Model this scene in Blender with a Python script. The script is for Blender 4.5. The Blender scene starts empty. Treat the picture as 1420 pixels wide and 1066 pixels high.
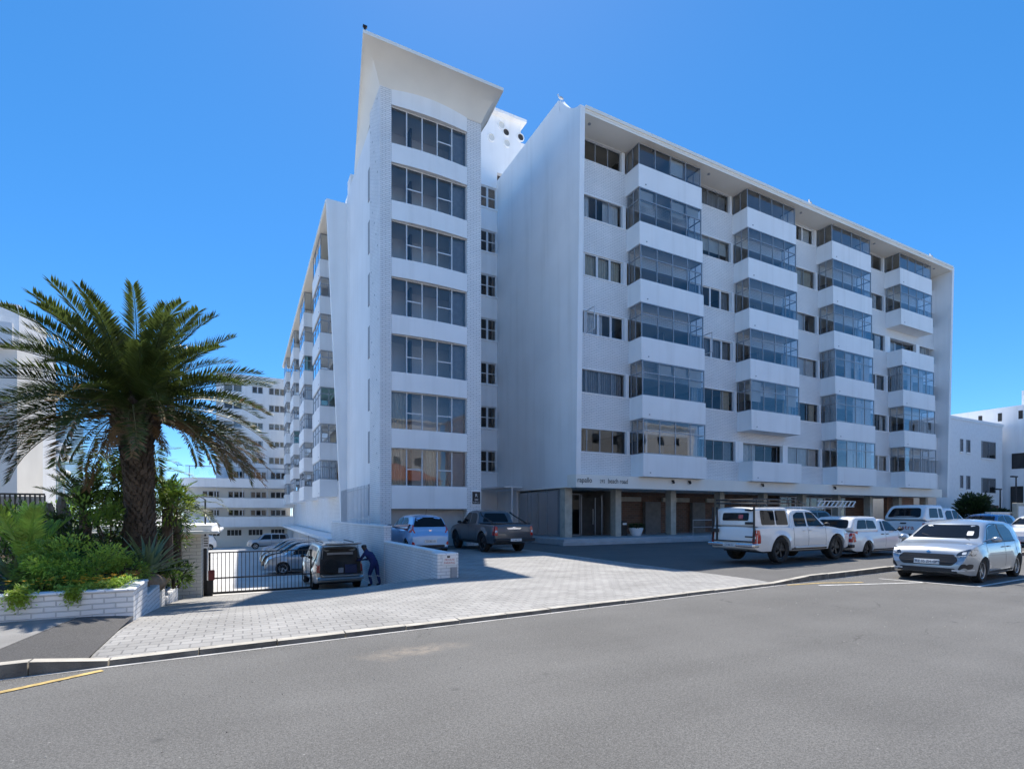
import bpy, bmesh, math, random
from mathutils import Vector, Matrix
from mathutils.bvhtree import BVHTree
R = math.radians
SC = bpy.context.scene
COL = SC.collection
random.seed(7)
ROOT = {}          # root name -> world location of the thing (its parts are given in world coordinates)

# ------------------------------------------------------------------ materials
def _n(nt, t, **kw):
    n = nt.nodes.new(t)
    for k, v in kw.items():
        setattr(n, k, v)
    return n

def mat(name, col, rough=0.6, var=0.0, vscale=3.0, bump=0.0, bscale=40.0, metal=0.0, coat=0.0, spec=0.5, detail=6.0, col2=None, trans=0.0, streak=0.0):
    m = bpy.data.materials.new(name); m.use_nodes = True
    nt = m.node_tree; b = nt.nodes['Principled BSDF']
    b.inputs['Base Color'].default_value = (*col, 1); b.inputs['Roughness'].default_value = rough
    b.inputs['Metallic'].default_value = metal; b.inputs['Coat Weight'].default_value = coat
    b.inputs['Coat Roughness'].default_value = 0.04; b.inputs['Specular IOR Level'].default_value = spec
    tc = _n(nt, 'ShaderNodeTexCoord')
    if var > 0 or col2:
        no = _n(nt, 'ShaderNodeTexNoise'); no.inputs['Scale'].default_value = vscale; no.inputs['Detail'].default_value = detail
        nt.links.new(tc.outputs['Object'], no.inputs['Vector'])
        mx = _n(nt, 'ShaderNodeMix', data_type='RGBA')
        a = tuple(max(0, c*(1-var)) for c in col); c2 = col2 if col2 else tuple(c*(1+var) for c in col)
        mx.inputs[6].default_value = (*a, 1); mx.inputs[7].default_value = (*c2, 1)
        cr = _n(nt, 'ShaderNodeMapRange'); cr.inputs[1].default_value = .32; cr.inputs[2].default_value = .68
        nt.links.new(no.outputs['Fac'], cr.inputs[0]); nt.links.new(cr.outputs[0], mx.inputs[0])
        src = mx.outputs[2]
        if streak:      # old rain streaks and grime running down the render
            mp = _n(nt, 'ShaderNodeMapping'); mp.inputs['Scale'].default_value = (1.6, 1.6, .09); nt.links.new(tc.outputs['Object'], mp.inputs[0])
            sn = _n(nt, 'ShaderNodeTexNoise'); sn.inputs['Scale'].default_value = 1.5; sn.inputs['Detail'].default_value = 7; nt.links.new(mp.outputs[0], sn.inputs['Vector'])
            sr = _n(nt, 'ShaderNodeMapRange'); sr.inputs[1].default_value = .50; sr.inputs[2].default_value = .74; sr.inputs[3].default_value = 0; sr.inputs[4].default_value = streak
            nt.links.new(sn.outputs['Fac'], sr.inputs[0])
            m5 = _n(nt, 'ShaderNodeMix', data_type='RGBA'); nt.links.new(sr.outputs[0], m5.inputs[0]); nt.links.new(src, m5.inputs[6]); m5.inputs[7].default_value = (.40, .37, .32, 1); src = m5.outputs[2]
        nt.links.new(src, b.inputs['Base Color'])
    if bump > 0:
        nb = _n(nt, 'ShaderNodeTexNoise'); nb.inputs['Scale'].default_value = bscale; nb.inputs['Detail'].default_value = 4
        nt.links.new(tc.outputs['Object'], nb.inputs['Vector'])
        bp = _n(nt, 'ShaderNodeBump'); bp.inputs['Strength'].default_value = bump; bp.inputs['Distance'].default_value = .02
        nt.links.new(nb.outputs['Fac'], bp.inputs['Height']); nt.links.new(bp.outputs[0], b.inputs['Normal'])
    if trans > 0:      # thin leaf: some light passes through
        tr = _n(nt, 'ShaderNodeBsdfTranslucent'); ms = _n(nt, 'ShaderNodeMixShader'); ms.inputs[0].default_value = trans
        nt.links.new(b.outputs[0], ms.inputs[1]); nt.links.new(tr.outputs[0], ms.inputs[2])
        src = b.inputs['Base Color'].links
        if src: nt.links.new(src[0].from_socket, tr.inputs[0])
        else: tr.inputs[0].default_value = (*col, 1)
        nt.links.new(ms.outputs[0], nt.nodes['Material Output'].inputs['Surface'])
    return m

def brick_mat(name, c1, c2, mortar, bw=.46, bh=.155, ms=.012, rough=.6, bump=.5, plane='wall', squash=1.0, var=.15):
    m = bpy.data.materials.new(name); m.use_nodes = True
    nt = m.node_tree; b = nt.nodes['Principled BSDF']; b.inputs['Roughness'].default_value = rough
    tc = _n(nt, 'ShaderNodeTexCoord'); sp = _n(nt, 'ShaderNodeSeparateXYZ'); cb = _n(nt, 'ShaderNodeCombineXYZ')
    nt.links.new(tc.outputs['Object'], sp.inputs[0])
    if plane == 'wall':
        ad = _n(nt, 'ShaderNodeMath', operation='ADD')
        nt.links.new(sp.outputs[0], ad.inputs[0]); nt.links.new(sp.outputs[1], ad.inputs[1])
        nt.links.new(ad.outputs[0], cb.inputs[0]); nt.links.new(sp.outputs[2], cb.inputs[1])
    else:
        nt.links.new(sp.outputs[0], cb.inputs[0]); nt.links.new(sp.outputs[1], cb.inputs[1])
    dn = _n(nt, 'ShaderNodeTexNoise'); dn.inputs['Scale'].default_value = 1.7; dn.inputs['Detail'].default_value = 3
    nt.links.new(tc.outputs['Object'], dn.inputs['Vector'])
    ds = _n(nt, 'ShaderNodeVectorMath', operation='SCALE'); ds.inputs['Scale'].default_value = .03
    nt.links.new(dn.outputs['Color'], ds.inputs[0])
    dv = _n(nt, 'ShaderNodeVectorMath', operation='ADD')
    nt.links.new(cb.outputs[0], dv.inputs[0]); nt.links.new(ds.outputs[0], dv.inputs[1])
    br = _n(nt, 'ShaderNodeTexBrick')
    br.inputs['Scale'].default_value = 1; br.inputs['Brick Width'].default_value = bw; br.inputs['Row Height'].default_value = bh
    br.inputs['Mortar Size'].default_value = ms; br.inputs['Mortar Smooth'].default_value = .35
    br.inputs['Color1'].default_value = (*c1, 1); br.inputs['Color2'].default_value = (*c2, 1); br.inputs['Mortar'].default_value = (*mortar, 1)
    nt.links.new(dv.outputs[0], br.inputs['Vector'])
    no = _n(nt, 'ShaderNodeTexNoise'); no.inputs['Scale'].default_value = .9; no.inputs['Detail'].default_value = 8
    nt.links.new(tc.outputs['Object'], no.inputs['Vector'])
    mr = _n(nt, 'ShaderNodeMapRange'); mr.inputs[1].default_value = .3; mr.inputs[2].default_value = .7
    mr.inputs[3].default_value = 1-var; mr.inputs[4].default_value = 1+var*.5
    nt.links.new(no.outputs['Fac'], mr.inputs[0])
    ml = _n(nt, 'ShaderNodeVectorMath', operation='SCALE')
    nt.links.new(br.outputs['Color'], ml.inputs[0]); nt.links.new(mr.outputs[0], ml.inputs['Scale'])
    nt.links.new(ml.outputs[0], b.inputs['Base Color'])
    iv = _n(nt, 'ShaderNodeMath', operation='SUBTRACT'); iv.inputs[0].default_value = 1
    nt.links.new(br.outputs['Fac'], iv.inputs[1])
    fn = _n(nt, 'ShaderNodeTexNoise'); fn.inputs['Scale'].default_value = 14; nt.links.new(tc.outputs['Object'], fn.inputs['Vector'])
    fa = _n(nt, 'ShaderNodeMath', operation='MULTIPLY_ADD'); fa.inputs[1].default_value = .35
    nt.links.new(fn.outputs['Fac'], fa.inputs[0]); nt.links.new(iv.outputs[0], fa.inputs[2])
    bp = _n(nt, 'ShaderNodeBump'); bp.inputs['Strength'].default_value = bump; bp.inputs['Distance'].default_value = .012
    nt.links.new(fa.outputs[0], bp.inputs['Height']); nt.links.new(bp.outputs[0], b.inputs['Normal'])
    return m

RZ_ROAD = -.075
def asphalt_mat(name, base, dark=.56, patch=.12, sand=None):
    m = bpy.data.materials.new(name); m.use_nodes = True
    nt = m.node_tree; b = nt.nodes['Principled BSDF']; b.inputs['Roughness'].default_value = .82; b.inputs['Specular IOR Level'].default_value = .35
    tc = _n(nt, 'ShaderNodeTexCoord')
    def noise(s, d=2.0, vec=None):
        n = _n(nt, 'ShaderNodeTexNoise'); n.inputs['Scale'].default_value = s; n.inputs['Detail'].default_value = d
        nt.links.new(vec or tc.outputs['Object'], n.inputs['Vector']); return n.outputs['Fac']
    def rng(x, a, bb, c, d):
        r = _n(nt, 'ShaderNodeMapRange'); r.inputs[1].default_value = a; r.inputs[2].default_value = bb; r.inputs[3].default_value = c; r.inputs[4].default_value = d
        nt.links.new(x, r.inputs[0]); return r.outputs[0]
    def mul(x, y):
        r = _n(nt, 'ShaderNodeMath', operation='MULTIPLY'); nt.links.new(x, r.inputs[0]); nt.links.new(y, r.inputs[1]); return r.outputs[0]
    fine = rng(noise(95, 3), .3, .7, dark, 2-dark)
    med = rng(noise(42, 4), .32, .68, .78, 1.22)
    big = rng(noise(.55, 6), .3, .7, 1-patch, 1+patch*.7)
    mp = _n(nt, 'ShaderNodeMapping'); mp.inputs['Scale'].default_value = (.12, 1.1, 1); mp.inputs['Rotation'].default_value = (0, 0, R(-4))
    nt.links.new(tc.outputs['Object'], mp.inputs[0])
    lanes = rng(noise(1.0, 4, mp.outputs[0]), .35, .65, .93, 1.06)
    tot = mul(mul(fine, med), mul(big, lanes))
    vo = _n(nt, 'ShaderNodeTexVoronoi'); vo.inputs['Scale'].default_value = 7.5; nt.links.new(tc.outputs['Object'], vo.inputs['Vector'])
    sc = _n(nt, 'ShaderNodeVectorMath', operation='SCALE'); sc.inputs[0].default_value = base; nt.links.new(tot, sc.inputs['Scale'])
    speck = rng(vo.outputs['Distance'], .035, .075, .6, 0)
    sel = _n(nt, 'ShaderNodeSeparateColor'); nt.links.new(vo.outputs['Color'], sel.inputs[0])
    on = rng(sel.outputs[0], .86, .88, 0, 1)
    mx = _n(nt, 'ShaderNodeMix', data_type='RGBA'); nt.links.new(mul(speck, on), mx.inputs[0]); nt.links.new(sc.outputs[0], mx.inputs[6]); mx.inputs[7].default_value = (.42, .41, .39, 1)
    v2 = _n(nt, 'ShaderNodeTexVoronoi'); v2.inputs['Scale'].default_value = 1.6; nt.links.new(tc.outputs['Object'], v2.inputs['Vector'])
    s2 = _n(nt, 'ShaderNodeSeparateColor'); nt.links.new(v2.outputs['Color'], s2.inputs[0])
    dk = mul(rng(v2.outputs['Distance'], .03, .12, .55, 0), rng(s2.outputs[1], .72, .75, 0, 1))
    m2 = _n(nt, 'ShaderNodeMix', data_type='RGBA'); nt.links.new(dk, m2.inputs[0]); nt.links.new(mx.outputs[2], m2.inputs[6]); m2.inputs[7].default_value = (.05, .05, .05, 1)
    # hairline cracks, wandering along a warped cell pattern and broken up by noise
    wn = _n(nt, 'ShaderNodeTexNoise'); wn.inputs['Scale'].default_value = 1.3; wn.inputs['Detail'].default_value = 5; nt.links.new(tc.outputs['Object'], wn.inputs['Vector'])
    ws = _n(nt, 'ShaderNodeVectorMath', operation='SCALE'); ws.inputs['Scale'].default_value = .9; nt.links.new(wn.outputs['Color'], ws.inputs[0])
    wa = _n(nt, 'ShaderNodeVectorMath', operation='ADD'); nt.links.new(tc.outputs['Object'], wa.inputs[0]); nt.links.new(ws.outputs[0], wa.inputs[1])
    v3 = _n(nt, 'ShaderNodeTexVoronoi', feature='DISTANCE_TO_EDGE'); v3.inputs['Scale'].default_value = .33; nt.links.new(wa.outputs[0], v3.inputs['Vector'])
    ck = mul(rng(v3.outputs['Distance'], .0015, .005, .5, 0), rng(noise(.45, 3), .50, .58, 0, 1))
    m3 = _n(nt, 'ShaderNodeMix', data_type='RGBA'); nt.links.new(ck, m3.inputs[0]); nt.links.new(m2.outputs[2], m3.inputs[6]); m3.inputs[7].default_value = (.045, .043, .04, 1)
    last = m3
    if sand:
        dd = _n(nt, 'ShaderNodeVectorMath', operation='SUBTRACT'); nt.links.new(wa.outputs[0], dd.inputs[0]); dd.inputs[1].default_value = (sand[0]+.45, sand[1]+.45, RZ_ROAD+.45)
        dm = _n(nt, 'ShaderNodeVectorMath', operation='MULTIPLY'); dm.inputs[1].default_value = (.9, 2.6, 0); nt.links.new(dd.outputs[0], dm.inputs[0])
        dl = _n(nt, 'ShaderNodeVectorMath', operation='LENGTH'); nt.links.new(dm.outputs[0], dl.inputs[0])
        m4 = _n(nt, 'ShaderNodeMix', data_type='RGBA'); nt.links.new(mul(rng(dl.outputs['Value'], .05, .75, .42, 0), rng(noise(9, 5), .35, .6, .2, 1)), m4.inputs[0])
        nt.links.new(m3.outputs[2], m4.inputs[6]); m4.inputs[7].default_value = (.40, .33, .25, 1); last = m4
    nt.links.new(last.outputs[2], b.inputs['Base Color'])
    bp = _n(nt, 'ShaderNodeBump'); bp.inputs['Strength'].default_value = .55; bp.inputs['Distance'].default_value = .006
    nt.links.new(noise(150, 3), bp.inputs['Height']); nt.links.new(bp.outputs[0], b.inputs['Normal'])
    return m

def glass_mat(name, tint=(.55, .62, .66), ior=1.45, boost=1.0, rough=0.0):
    m = bpy.data.materials.new(name); m.use_nodes = True
    nt = m.node_tree; nt.nodes.remove(nt.nodes['Principled BSDF'])
    out = nt.nodes['Material Output']
    t = _n(nt, 'ShaderNodeBsdfTransparent'); t.inputs[0].default_value = (*tint, 1)
    g = _n(nt, 'ShaderNodeBsdfGlossy'); g.inputs['Roughness'].default_value = rough; g.inputs[0].default_value = (.95, .97, 1, 1)
    fr = _n(nt, 'ShaderNodeFresnel'); fr.inputs[0].default_value = ior
    mu = _n(nt, 'ShaderNodeMath', operation='MULTIPLY', use_clamp=True); mu.inputs[1].default_value = boost
    tc = _n(nt, 'ShaderNodeTexCoord'); no = _n(nt, 'ShaderNodeTexNoise'); no.inputs['Scale'].default_value = .8
    nt.links.new(tc.outputs['Object'], no.inputs['Vector'])
    bp = _n(nt, 'ShaderNodeBump'); bp.inputs['Strength'].default_value = .03; bp.inputs['Distance'].default_value = .1
    nt.links.new(no.outputs['Fac'], bp.inputs['Height']); nt.links.new(bp.outputs[0], g.inputs['Normal'])
    nt.links.new(fr.outputs[0], mu.inputs[0])
    mx = _n(nt, 'ShaderNodeMixShader')
    nt.links.new(mu.outputs[0], mx.inputs[0]); nt.links.new(t.outputs[0], mx.inputs[1]); nt.links.new(g.outputs[0], mx.inputs[2])
    nt.links.new(mx.outputs[0], out.inputs['Surface'])
    return m

M = {}
M['plaster'] = mat('white_plaster', (.92, .92, .915), .65, var=.035, vscale=.5, streak=.13, bump=.12, bscale=9)
M['soffit'] = mat('cream_soffit', (.90, .86, .78), .7, var=.04, vscale=.6)
M['brick_white'] = brick_mat('white_painted_brick', (.91, .90, .89), (.86, .86, .85), (.52, .52, .53), bw=.34, bh=.098, ms=.011, bump=.8, var=.06)
M['brick_wall'] = brick_mat('white_wall_brick', (.89, .89, .89), (.84, .85, .86), (.62, .63, .64), bw=.30, bh=.088, ms=.012, bump=.9, var=.10)
M['brick_brown'] = brick_mat('brown_brick', (.17, .085, .05), (.10, .055, .035), (.16, .14, .12), bw=.42, bh=.15, ms=.012, bump=.5)
M['brick_cream'] = brick_mat('cream_brick', (.80, .76, .66), (.74, .70, .61), (.55, .52, .45), bw=.40, bh=.12, ms=.012, bump=.8, var=.1)
M['paver'] = brick_mat('grey_pavers', (.36, .352, .335), (.305, .298, .285), (.215, .212, .205), bw=.24, bh=.17, ms=.010, rough=.8, bump=.8, plane='floor', var=.22)
M['asphalt'] = asphalt_mat('road_asphalt', (.134, .132, .126), sand=(1.97, 6.56))
M['asphalt_dark'] = asphalt_mat('forecourt_asphalt', (.115, .113, .110))
M['asphalt_patch'] = asphalt_mat('patch_asphalt', (.085, .083, .082))
M['concrete'] = mat('pavement_concrete', (.24, .235, .225), .85, var=.2, vscale=1.2, bump=.5, bscale=60)
M['kerb_face'] = mat('dark_kerb_face', (.15, .14, .125), .9, var=.35, vscale=4, bump=.5, bscale=50)  # darker concrete for the kerb's road-facing side
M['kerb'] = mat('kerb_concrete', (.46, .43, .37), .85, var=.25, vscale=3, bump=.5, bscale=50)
M['gutter'] = mat('gutter_concrete', (.46, .45, .43), .85, var=.25, vscale=2.2, bump=.4, bscale=50)
M['yellow'] = mat('yellow_paint', (.50, .36, .13), .75, var=.35, vscale=9)
M['whiteline'] = mat('white_paint_line', (.62, .62, .60), .7, var=.25, vscale=9)
M['alu'] = mat('grey_window_frame', (.36, .38, .41), .45, metal=.4, var=.08)
M['alu_white'] = mat('white_window_frame', (.66, .68, .70), .5, var=.05)
M['glass'] = glass_mat('window_glass', (.82, .86, .88), 1.5, 1.1)
M['glass_dark'] = glass_mat('screen_glass', (.45, .48, .50), 1.4, .45)
M['glass_bay'] = glass_mat('balcony_glass', (.84, .89, .93), 1.55, 1.8)
M['glass_green'] = glass_mat('teal_glass', (.42, .62, .66), 1.5, 1.2)
M['curtain'] = mat('white_curtain', (.82, .83, .84), .9, var=.06, vscale=5)
M['curtain_beige'] = mat('beige_curtain', (.66, .60, .48), .9, var=.08, vscale=5)
M['curtain_grey'] = mat('grey_curtain', (.36, .37, .39), .9, var=.08, vscale=5)
M['blind'] = mat('pale_blind', (.70, .70, .66), .8, var=.05)
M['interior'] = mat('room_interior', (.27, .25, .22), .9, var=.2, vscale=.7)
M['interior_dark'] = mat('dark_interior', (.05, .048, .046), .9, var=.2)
M['wood'] = mat('brown_door', (.16, .07, .03), .5, var=.3, vscale=6)
M['stone_col'] = mat('stone_column', (.46, .43, .36), .8, var=.14, vscale=3, bump=.4)
M['tile'] = mat('platform_tile', (.40, .41, .42), .6, var=.1, vscale=2)
M['black'] = mat('black_metal', (.018, .018, .02), .45, var=.2)
M['blacktext'] = mat('black_letters', (.012, .012, .014), .5)
M['redtext'] = mat('red_letters', (.45, .04, .03), .5)
M['navy'] = mat('navy_letters', (.02, .03, .09), .5)
M['white'] = mat('white_enamel', (.80, .80, .80), .4, var=.03)
M['redbox'] = mat('dark_red_box', (.16, .02, .02), .5, var=.2)
M['rail'] = mat('grey_white_rail', (.50, .51, .54), .5, var=.08)
M['steel'] = mat('brushed_steel', (.55, .55, .56), .3, metal=.9)
M['rubber'] = mat('tyre_rubber', (.018, .018, .018), .85, var=.25, vscale=12)
M['rim'] = mat('alloy_rim', (.48, .49, .50), .35, metal=.7)
M['rim_dark'] = mat('dark_rim', (.03, .03, .032), .4, metal=.3)
M['plastic'] = mat('black_plastic', (.022, .022, .024), .6, var=.15)
M['carglass'] = mat('tinted_car_glass', (.008, .009, .011), .02, spec=.25)
M['chrome'] = mat('chrome', (.75, .75, .76), .12, metal=1)
M['lamp_red'] = mat('red_tail_light', (.42, .012, .01), .15, coat=1, var=.3, vscale=14)
M['lamp_clear'] = mat('clear_headlight', (.50, .53, .56), .08, coat=1, var=.5, vscale=16)
M['lamp_dark'] = mat('dark_headlight', (.03, .035, .045), .06, coat=1)
M['plate'] = mat('number_plate', (.70, .71, .70), .4)
M['p_white'] = mat('white_car_paint', (.78, .78, .77), .28, coat=1, var=.02)
M['p_silver'] = mat('silver_car_paint', (.36, .40, .44), .28, coat=1, metal=.45)
M['p_blue'] = mat('pale_blue_car_paint', (.26, .46, .72), .28, coat=1, metal=.3)
M['p_grey'] = mat('dark_grey_car_paint', (.075, .08, .09), .3, coat=1, metal=.3)
M['p_black'] = mat('black_car_paint', (.02, .021, .024), .25, coat=1)
M['p_gold'] = mat('champagne_car_paint', (.42, .42, .40), .3, coat=1, metal=.4)
M['p_red'] = mat('red_car_paint', (.40, .03, .03), .3, coat=1)
M['p_sky'] = mat('blue_car_paint', (.05, .16, .40), .25, coat=1)

# ------------------------------------------------------------------ mesh collector
class MB:
    def __init__(s): s.v = []; s.f = []; s.m = []
    def face(s, pts, mi=0):
        i = len(s.v); s.v += [tuple(p) for p in pts]; s.f.append(tuple(range(i, i+len(pts)))); s.m.append(mi)
    def hexa(s, p, mi=0):      # 8 points: bottom ring 0-3, top ring 4-7
        i = len(s.v); s.v += [tuple(q) for q in p]
        for f in ((0, 3, 2, 1), (4, 5, 6, 7), (0, 1, 5, 4), (1, 2, 6, 5), (2, 3, 7, 6), (3, 0, 4, 7)):
            s.f.append(tuple(i+k for k in f)); s.m.append(mi)
    def box(s, x0, x1, y0, y1, z0, z1, mi=0, fn=None):
        p = [(x0, y0, z0), (x1, y0, z0), (x1, y1, z0), (x0, y1, z0), (x0, y0, z1), (x1, y0, z1), (x1, y1, z1), (x0, y1, z1)]
        if fn: p = [fn(*q) for q in p]
        s.hexa(p, mi)
    def bar(s, a, b, w, h=None, mi=0, up=(0, 0, 1)):
        a = Vector(a); b = Vector(b); h = h or w; d = (b-a).normalized(); u = Vector(up)
        if abs(d.dot(u)) > .95: u = Vector((0, 1, 0))
        x = d.cross(u).normalized()*w/2; y = x.cross(d).normalized()*h/2
        s.hexa([a-x-y, a+x-y, a+x+y, a-x+y, b-x-y, b+x-y, b+x+y, b-x+y], mi)
    def tube(s, pts, rad, n=8, mi=0, cap=True):
        pts = [Vector(p) for p in pts]; i0 = len(s.v); k = len(pts)
        rad = rad if isinstance(rad, (list, tuple)) else [rad]*k
        ref = Vector((.13, .27, 1)).normalized()
        for i, p in enumerate(pts):
            d = (pts[min(i+1, k-1)]-pts[max(i-1, 0)]).normalized()
            rr = ref if abs(d.dot(ref)) < .95 else Vector((1, .1, 0)).normalized()
            x = d.cross(rr).normalized(); y = d.cross(x)
            for j in range(n):
                a = 2*math.pi*j/n; s.v.append(tuple(p+(x*math.cos(a)+y*math.sin(a))*rad[i]))
        for i in range(k-1):
            for j in range(n):
                s.f.append((i0+i*n+j, i0+i*n+(j+1) % n, i0+(i+1)*n+(j+1) % n, i0+(i+1)*n+j)); s.m.append(mi)
        if cap:
            s.f.append(tuple(i0+j for j in range(n))[::-1]); s.m.append(mi)
            s.f.append(tuple(i0+(k-1)*n+j for j in range(n))); s.m.append(mi)
    def lathe(s, prof, n=24, c=(0, 0, 0), axis='z', mi=0):   # prof (r, h)
        i0 = len(s.v); k = len(prof)
        for r, h in prof:
            for j in range(n):
                a = 2*math.pi*j/n; p = (r*math.cos(a), r*math.sin(a), h)
                if axis == 'y': p = (p[0], p[2], p[1])
                if axis == 'x': p = (p[2], p[0], p[1])
                s.v.append((p[0]+c[0], p[1]+c[1], p[2]+c[2]))
        for i in range(k-1):
            for j in range(n):
                s.f.append((i0+i*n+j, i0+i*n+(j+1) % n, i0+(i+1)*n+(j+1) % n, i0+(i+1)*n+j)); s.m.append(mi)
    def prism(s, poly, z0, z1, mi=0, fn=None):   # poly in xy, or via fn(a, b, t)
        f = fn or (lambda a, b, t: (a, b, t))
        n = len(poly); i = len(s.v)
        s.v += [f(a, b, z0) for a, b in poly] + [f(a, b, z1) for a, b in poly]
        s.f.append(tuple(i+k for k in range(n))[::-1]); s.m.append(mi)
        s.f.append(tuple(i+n+k for k in range(n))); s.m.append(mi)
        for k in range(n):
            s.f.append((i+k, i+(k+1) % n, i+n+(k+1) % n, i+n+k)); s.m.append(mi)
    def grid(s, fn, nu, nv, mi=0):
        i = len(s.v)
        for a in range(nu+1):
            for b in range(nv+1): s.v.append(tuple(fn(a/nu, b/nv)))
        for a in range(nu):
            for b in range(nv):
                k = i+a*(nv+1)+b; s.f.append((k, k+nv+1, k+nv+2, k+1)); s.m.append(mi)
    def build(s, name, mats, parent=None, smooth=False, bevel=0, local=False, angle=35, fix=False):
        me = bpy.data.meshes.new(name)
        off = Vector((0, 0, 0))
        if parent is not None and not local: off = ROOT.get(parent.name, off)
        me.from_pydata([(v[0]-off[0], v[1]-off[1], v[2]-off[2]) for v in s.v], [], s.f)
        for m in (mats if isinstance(mats, (list, tuple)) else [mats]): me.materials.append(m)
        if max(s.m, default=0) > 0: me.polygons.foreach_set('material_index', s.m)
        if fix:
            bm = bmesh.new(); bm.from_mesh(me); bmesh.ops.remove_doubles(bm, verts=bm.verts, dist=1e-5)
            bmesh.ops.recalc_face_normals(bm, faces=bm.faces); bm.to_mesh(me); bm.free()
        if smooth:
            me.shade_smooth() if hasattr(me, 'shade_smooth') else None
            me.polygons.foreach_set('use_smooth', [True]*len(me.polygons))
            me.set_sharp_from_angle(angle=R(angle))
        me.update()
        o = bpy.data.objects.new(name, me); COL.objects.link(o)
        if parent is not None:
            o.parent = parent
            if not local: ROOT[o.name] = off.copy()
        if bevel:
            b = o.modifiers.new('bevel', 'BEVEL'); b.width = bevel; b.segments = 2; b.limit_method = 'ANGLE'; b.angle_limit = R(40)
        return o

def each(mb, name, m, parent, **kw):
    """every separate piece collected in mb becomes a part of its own"""
    up = list(range(len(mb.v)))
    def find(x):
        while up[x] != x: up[x] = up[up[x]]; x = up[x]
        return x
    for f in mb.f:
        for k in f[1:]: up[find(k)] = find(f[0])
    gr = {}
    for f, mi in zip(mb.f, mb.m): gr.setdefault(find(f[0]), []).append((f, mi))
    for fs in gr.values():
        q = MB(); ix = {}
        for f, mi in fs:
            for k in f:
                if k not in ix: ix[k] = len(q.v); q.v.append(mb.v[k])
            q.f.append(tuple(ix[k] for k in f)); q.m.append(mi)
        q.build(name, m, parent, **kw)

def tag(o, label=None, cat=None, group=None, kind=None):
    if label: o['label'] = label
    if cat: o['category'] = cat
    if group: o['group'] = group
    if kind: o['kind'] = kind
    return o

def thing(name, loc, label, cat, group=None, rz=0.0):
    o = bpy.data.objects.new(name, None); COL.objects.link(o)
    o.location = loc; o.rotation_euler = (0, 0, rz); o.empty_display_size = .3
    ROOT[o.name] = Vector(loc)
    return tag(o, label, cat, group)

def kids(o): return [c for c in bpy.data.objects if c.parent == o]
def copy_tree(o, parent=None):
    c = o.copy(); COL.objects.link(c); c.parent = parent
    for ch in kids(o): copy_tree(ch, c)
    return c

_glyphs = {}
def text_mesh(s, size, place, mb, mi=0, depth=0.0, wide=1.0, align='CENTER', spacing=1.0):
    """adds letters to mb; place maps (u, v) in the writing's plane to a point"""
    cu = bpy.data.curves.new('lettering', 'FONT'); cu.body = s; cu.size = size; cu.align_x = align; cu.space_character = spacing
    cu.resolution_u = 3
    ob = bpy.data.objects.new('lettering', cu); COL.objects.link(ob)
    dg = bpy.context.evaluated_depsgraph_get(); ev = ob.evaluated_get(dg); me = ev.to_mesh()
    i0 = len(mb.v)
    mb.v += [tuple(place(v.co.x*wide, v.co.y)) for v in me.vertices]
    for p in me.polygons: mb.f.append(tuple(i0+k for k in p.vertices)); mb.m.append(mi)
    ev.to_mesh_clear(); bpy.data.objects.remove(ob); bpy.data.curves.remove(cu)
# ------------------------------------------------------------------ camera, sky, sun
CAMH = 1.7; YAW = 27.32
cd = bpy.data.cameras.new('camera'); cam = bpy.data.objects.new('camera', cd); COL.objects.link(cam)
cam.location = (0, 0, CAMH); cam.rotation_euler = (R(90), 0, R(-YAW))
cd.sensor_width = 36; cd.lens = 36*720/1420; cd.shift_y = 179/1420; cd.clip_end = 5000; cd.clip_start = .05
SC.camera = cam
SUN_EL, SUN_AZ = 61.0, 23.0        # azimuth from +Y towards +X
w = bpy.data.worlds.new('World'); SC.world = w; w.use_nodes = True
nt = w.node_tree; bg = nt.nodes['Background']
sky = nt.nodes.new('ShaderNodeTexSky'); sky.sky_type = 'NISHITA'; sky.sun_disc = False
sky.sun_elevation = R(SUN_EL); sky.sun_rotation = R(SUN_AZ); sky.air_density = .5; sky.dust_density = .12; sky.ozone_density = 3.0; sky.altitude = 1500
hs = nt.nodes.new('ShaderNodeHueSaturation'); hs.inputs['Saturation'].default_value = 1.51
hs.inputs['Value'].default_value = .97
gm = nt.nodes.new('ShaderNodeGamma'); gm.inputs[1].default_value = .7
nt.links.new(sky.outputs[0], gm.inputs[0]); nt.links.new(gm.outputs[0], hs.inputs['Color']); nt.links.new(hs.outputs[0], bg.inputs[0]); bg.inputs[1].default_value = .15
sl = bpy.data.lights.new('sun', 'SUN'); so = bpy.data.objects.new('sun', sl); COL.objects.link(so)
sl.energy = 2.12; sl.angle = R(.53); sl.color = (1, .93, .83)
sd = Vector((math.sin(R(SUN_AZ))*math.cos(R(SUN_EL)), math.cos(R(SUN_AZ))*math.cos(R(SUN_EL)), math.sin(R(SUN_EL))))
so.rotation_euler = sd.to_track_quat('Z', 'Y').to_euler(); so.location = (20, 40, 60)
SC.view_settings.view_transform = 'Standard'; SC.view_settings.look = 'None'; SC.view_settings.exposure = 1.66
SC.cycles.max_bounces = 8; SC.cycles.transparent_max_bounces = 12; SC.cycles.caustics_reflective = False; SC.cycles.caustics_refractive = False
SC.cycles.sample_clamp_indirect = 6

# ------------------------------------------------------------------ ground
def KY(x): return 7.62 + .068*x
def struct(o): return tag(o, kind='structure')
def lerp(a, b, t): return a+(b-a)*t
def sst(a, b, x):
    t = max(0, min(1, (x-a)/(b-a))); return t*t*(3-2*t)
def gY(y):
    if y < 9.3: return 0
    if y < 21.5: return 1.25*((y-9.3)/12.2)**1.25
    return 1.25+1.5*(y-21.5)/58
def zdrive(x, y):
    s = 1-sst(.3, 4.9, x)
    a = sst(12.9, 15.5, y)
    return -gY(y)*(s*(1-a)+a)

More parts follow.
